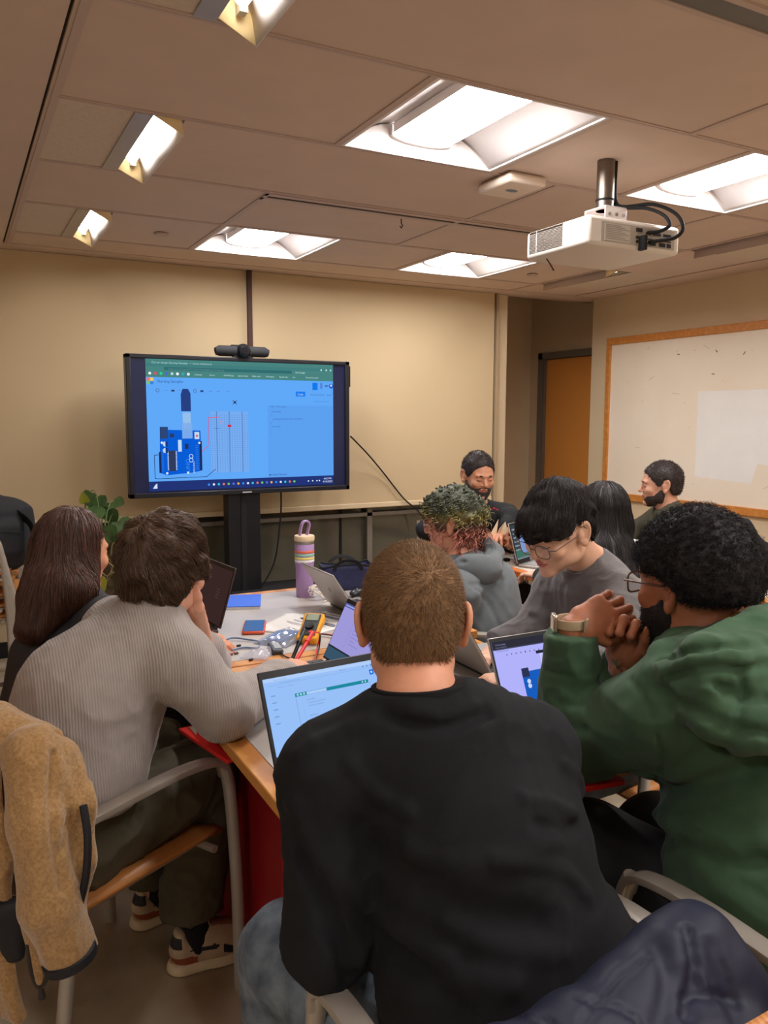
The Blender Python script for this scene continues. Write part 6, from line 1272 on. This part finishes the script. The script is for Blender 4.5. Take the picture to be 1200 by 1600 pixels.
# black coat on the chair by the pale table
r=thing('coat','black coat hanging over a chair back at the right behind the curly black hair','coat',(3.25,2.72,0)); rb=V(3.25,2.72,0); S=Sdf(.04)
S.chain([ond(1110,862,3.75),ond(1150,838,3.8),ond(1176,862,3.8)],[.07,.08,.055]); S.slab(ond(1140,865,3.78),ond(1145,985,3.8),(.2,.07),(.24,.08),CR); S.chain([ond(1172,865,3.74),ond(1186,925,3.74),ond(1196,985,3.76)],[.06,.06,.055]); S.disp(folds(.015,9.,(1.3,1.3,.5))); solid('shell',S,.01,mat('black_wool',(26,24,26),.9,bump=.3,bscale=300),r,rb)
# floor bag by the grey person
r=thing('floor_bag','black bag with a strap standing on the floor behind the grey crew neck person','bag',(2.66,3.12,0)); rb=V(2.66,3.12,0)
c0=V(2.35,2.72,0); r.location=Vector(c0); S=Sdf(.04); S.box(c0+V(0,0,.2),(.3,.2,.4),Rz(.4),.06); S.disp(folds(.015,8.,(1,1,1))); solid('body',S,.01,M_blackm,r,c0); m=MB(); m.tube(curve_pts([(-.08,0,.38),(-.05,-.02,.45),(.03,-.02,.46),(.08,0,.38)],6),.01,8); m.build('strap',M_blackm,r)
# backpack on the stacked chairs
c0=V(.20,4.86,.72); r=thing('backpack','black backpack lying on the stacked chairs at the left edge','backpack',(c0[0],c0[1],.71)); S=Sdf(.05); S.slab(c0+V(-.05,-.02,.05),c0+V(-.05,-.02,.24),(.24,.13),(.22,.11),V(.94,.3,0)); S.box(c0+V(-.05,-.12,.12),(.3,.09,.2),Rz(.3),.04,.03); S.disp(folds(.01,8.,(1,1,1)))
solid('body',S,.01,mat('backpack_black',(34,34,38),.8,vary=.15,scale=16,bump=.3,bscale=300),r,c0+V(0,0,-.01)); m=MB(); m.tube(curve_pts([(-.15,-.12,.26),(-.1,-.17,.2),(-.08,-.19,.1),(-.1,-.17,.0)],6),.0,8,flat=(.03,.006,(1,0,0))); m.tube(curve_pts([(.08,-.06,.26),(.14,-.12,.2),(.15,-.14,.1),(.12,-.12,.0)],6),.0,8,flat=(.03,.006,(1,0,0))); m.build('shoulder_strap',M_blackm,r); m=MB(); m.tube(curve_pts([(-.08,-.02,.29),(-.06,-.02,.33),(.0,-.02,.33),(.02,-.02,.29)],6),.008,8); m.build('top_handle',M_blackm,r); m=MB(); m.tube(curve_pts([(-.2,-.17,.16),(-.05,-.185,.18),(.1,-.14,.16)],6),.004,6); m.build('zip',M_blackm,r)
# potted vine on a moss pole
pc=V(.68,4.55,0); r=thing('potted_plant','leafy green vine climbing a moss pole in a pot left of the display stand','plant',pc); rg=np.random.default_rng(21)
m=MB(); m.lathe([(0,0),(.13,0),(.16,.26),(.165,.28),(.15,.28),(.145,.25),(0,.25)],n=28); m.build('pot',mat('pot_dark',(60,54,48),.7),r)
m=MB(); m.tube([(0,0,.2),(0,0,.82)],.05,14)
S=Sdf(.02); S.cone(pc+V(0,0,.2),pc+V(.01,0,.84),.05,.045); S.disp(folds(.018,26.,(1,1,1))); solid('moss_pole',S,.008,mat('moss_pole',(74,58,38),.95,vary=.3,scale=40,bump=.8,bscale=120),r,pc)
m=MB()
for k in range(26):
    a=rg.uniform(0,6.28); z=rg.uniform(.3,.8); P=[V(.05*math.cos(a),.05*math.sin(a),z)]
    for j in range(5): a+=rg.uniform(.3,.9); P.append(V((.06+.02*j*rg.random())*math.cos(a),(.06+.02*j*rg.random())*math.sin(a),z+rg.uniform(-.06,.05)))
    m.tube(curve_pts(P,4),.004,5)
m.build('vine_stem',mat('vine_stem',(120,104,62),.7),r)
mg=mat('leaf_green',(66,98,58),.42,rand=.35,col2=(92,120,70),scale=30,spec=.5); LF=MB()
def leaf(M_,p,dirv,up,s):
    d=nrm(dirv); n=nrm(np.asarray(up)-d*np.dot(up,d)); t=np.cross(d,n); pr=[(0,.0),(.22,-.10),(.46,-.02),(.5,.22),(.4,.5),(.22,.8),(.0,1.05)]; ctr=[(0,0),(0,.02),(0,.1),(0,.25),(0,.5),(0,.8),(0,1.05)]
    V_=[];
    for (hw,y),(z,yy) in zip(pr,ctr): V_+= [p+s*(d*y-t*hw+n*(.10*hw-.25*y*y*.5)),p+s*(d*yy+n*(-.04-.25*yy*yy*.5)),p+s*(d*y+t*hw+n*(.10*hw-.25*y*y*.5))]
    F=[]
    for i in range(6): F+=[(3*i,3*i+1,3*i+4,3*i+3),(3*i+1,3*i+2,3*i+5,3*i+4)]
    M_.add(V_,F)
ST=MB()
spots=[(150,778,4.45,.10),(135,797,4.4,.09),(172,795,4.45,.1),(183,800,4.5,.09),(128,803,4.38,.085),(150,812,4.35,.12),(165,822,4.35,.12),(185,815,4.4,.11),(140,825,4.4,.1),(196,838,4.4,.1),(170,842,4.45,.09),(150,850,4.4,.09),(190,860,4.4,.1),(120,815,4.5,.08),(205,825,4.5,.09),(160,790,4.6,.1),(178,783,4.55,.08),(155,865,4.35,.09),(182,880,4.4,.09),(146,800,4.45,.08),(132,840,4.5,.09),(200,850,4.55,.09),(160,835,4.3,.09),(176,905,4.4,.09),(140,885,4.5,.09)]
for k,(x,y,D,s) in enumerate(spots):
    p=ond(x,y,D)-pc; out=V(p[0],p[1],0)+rg.normal(0,.05,3); tow=-CF+rg.normal(0,.35,3)
    leaf(LF,p,nrm(V(out[0],out[1],-.35+rg.normal(0,.25))*1.+np.array([0,0,-.03])),nrm(tow+V(0,0,.8)),s*1.15); ST.tube(curve_pts([V(.0,0,min(.8,max(.3,p[2]-.12))),p*.6+V(0,0,p[2]*.38),p],4),.0028,5)
for sname,M2,mt_ in(('leaves',LF,mg),('leaf_stalk',ST,mat('stalk_green',(96,112,62),.6))): M2.build(sname,mt_,r)
LY=MB(); leaf(LY,ond(152,905,4.25)-pc,V(.1,-.1,-1),nrm(-CF+V(0,0,.2)),.1); LY.build('yellow_leaf',mat('leaf_yellow',(150,152,46),.45),r)['label']='yellowing lower leaf'; LY=MB(); leaf(LY,ond(133,785,4.42)-pc,V(-.2,-.1,.8),nrm(-CF+V(0,0,.4)),.06); LY.build('yellow_leaf',mat('leaf_yellow',(150,152,46),.45),r)['label']='yellowing leaf'
L3=MB(); leaf(L3,ond(142,770,4.5)-pc,V(-.4,.1,-.8),nrm(-CF+V(0,0,.3)),.08); m=MB(); m.tube(curve_pts([V(0,0,.8),ond(153,785,4.5)-pc,ond(147,766,4.5)-pc,ond(141,770,4.5)-pc],5),.003,5); L3.build('top_leaf',mg,r); m.build('top_stalk',mat('stalk_green',(96,112,62)),r)
r=thing('fallen_leaf','small green leaf lying on the concrete floor under the stacked chairs','leaf',onz(22,996,.004)); m=MB(); leaf(m,V(0,0,0),V(1,.2,0),V(0,0,1),.12); m.build('blade',mg,r)
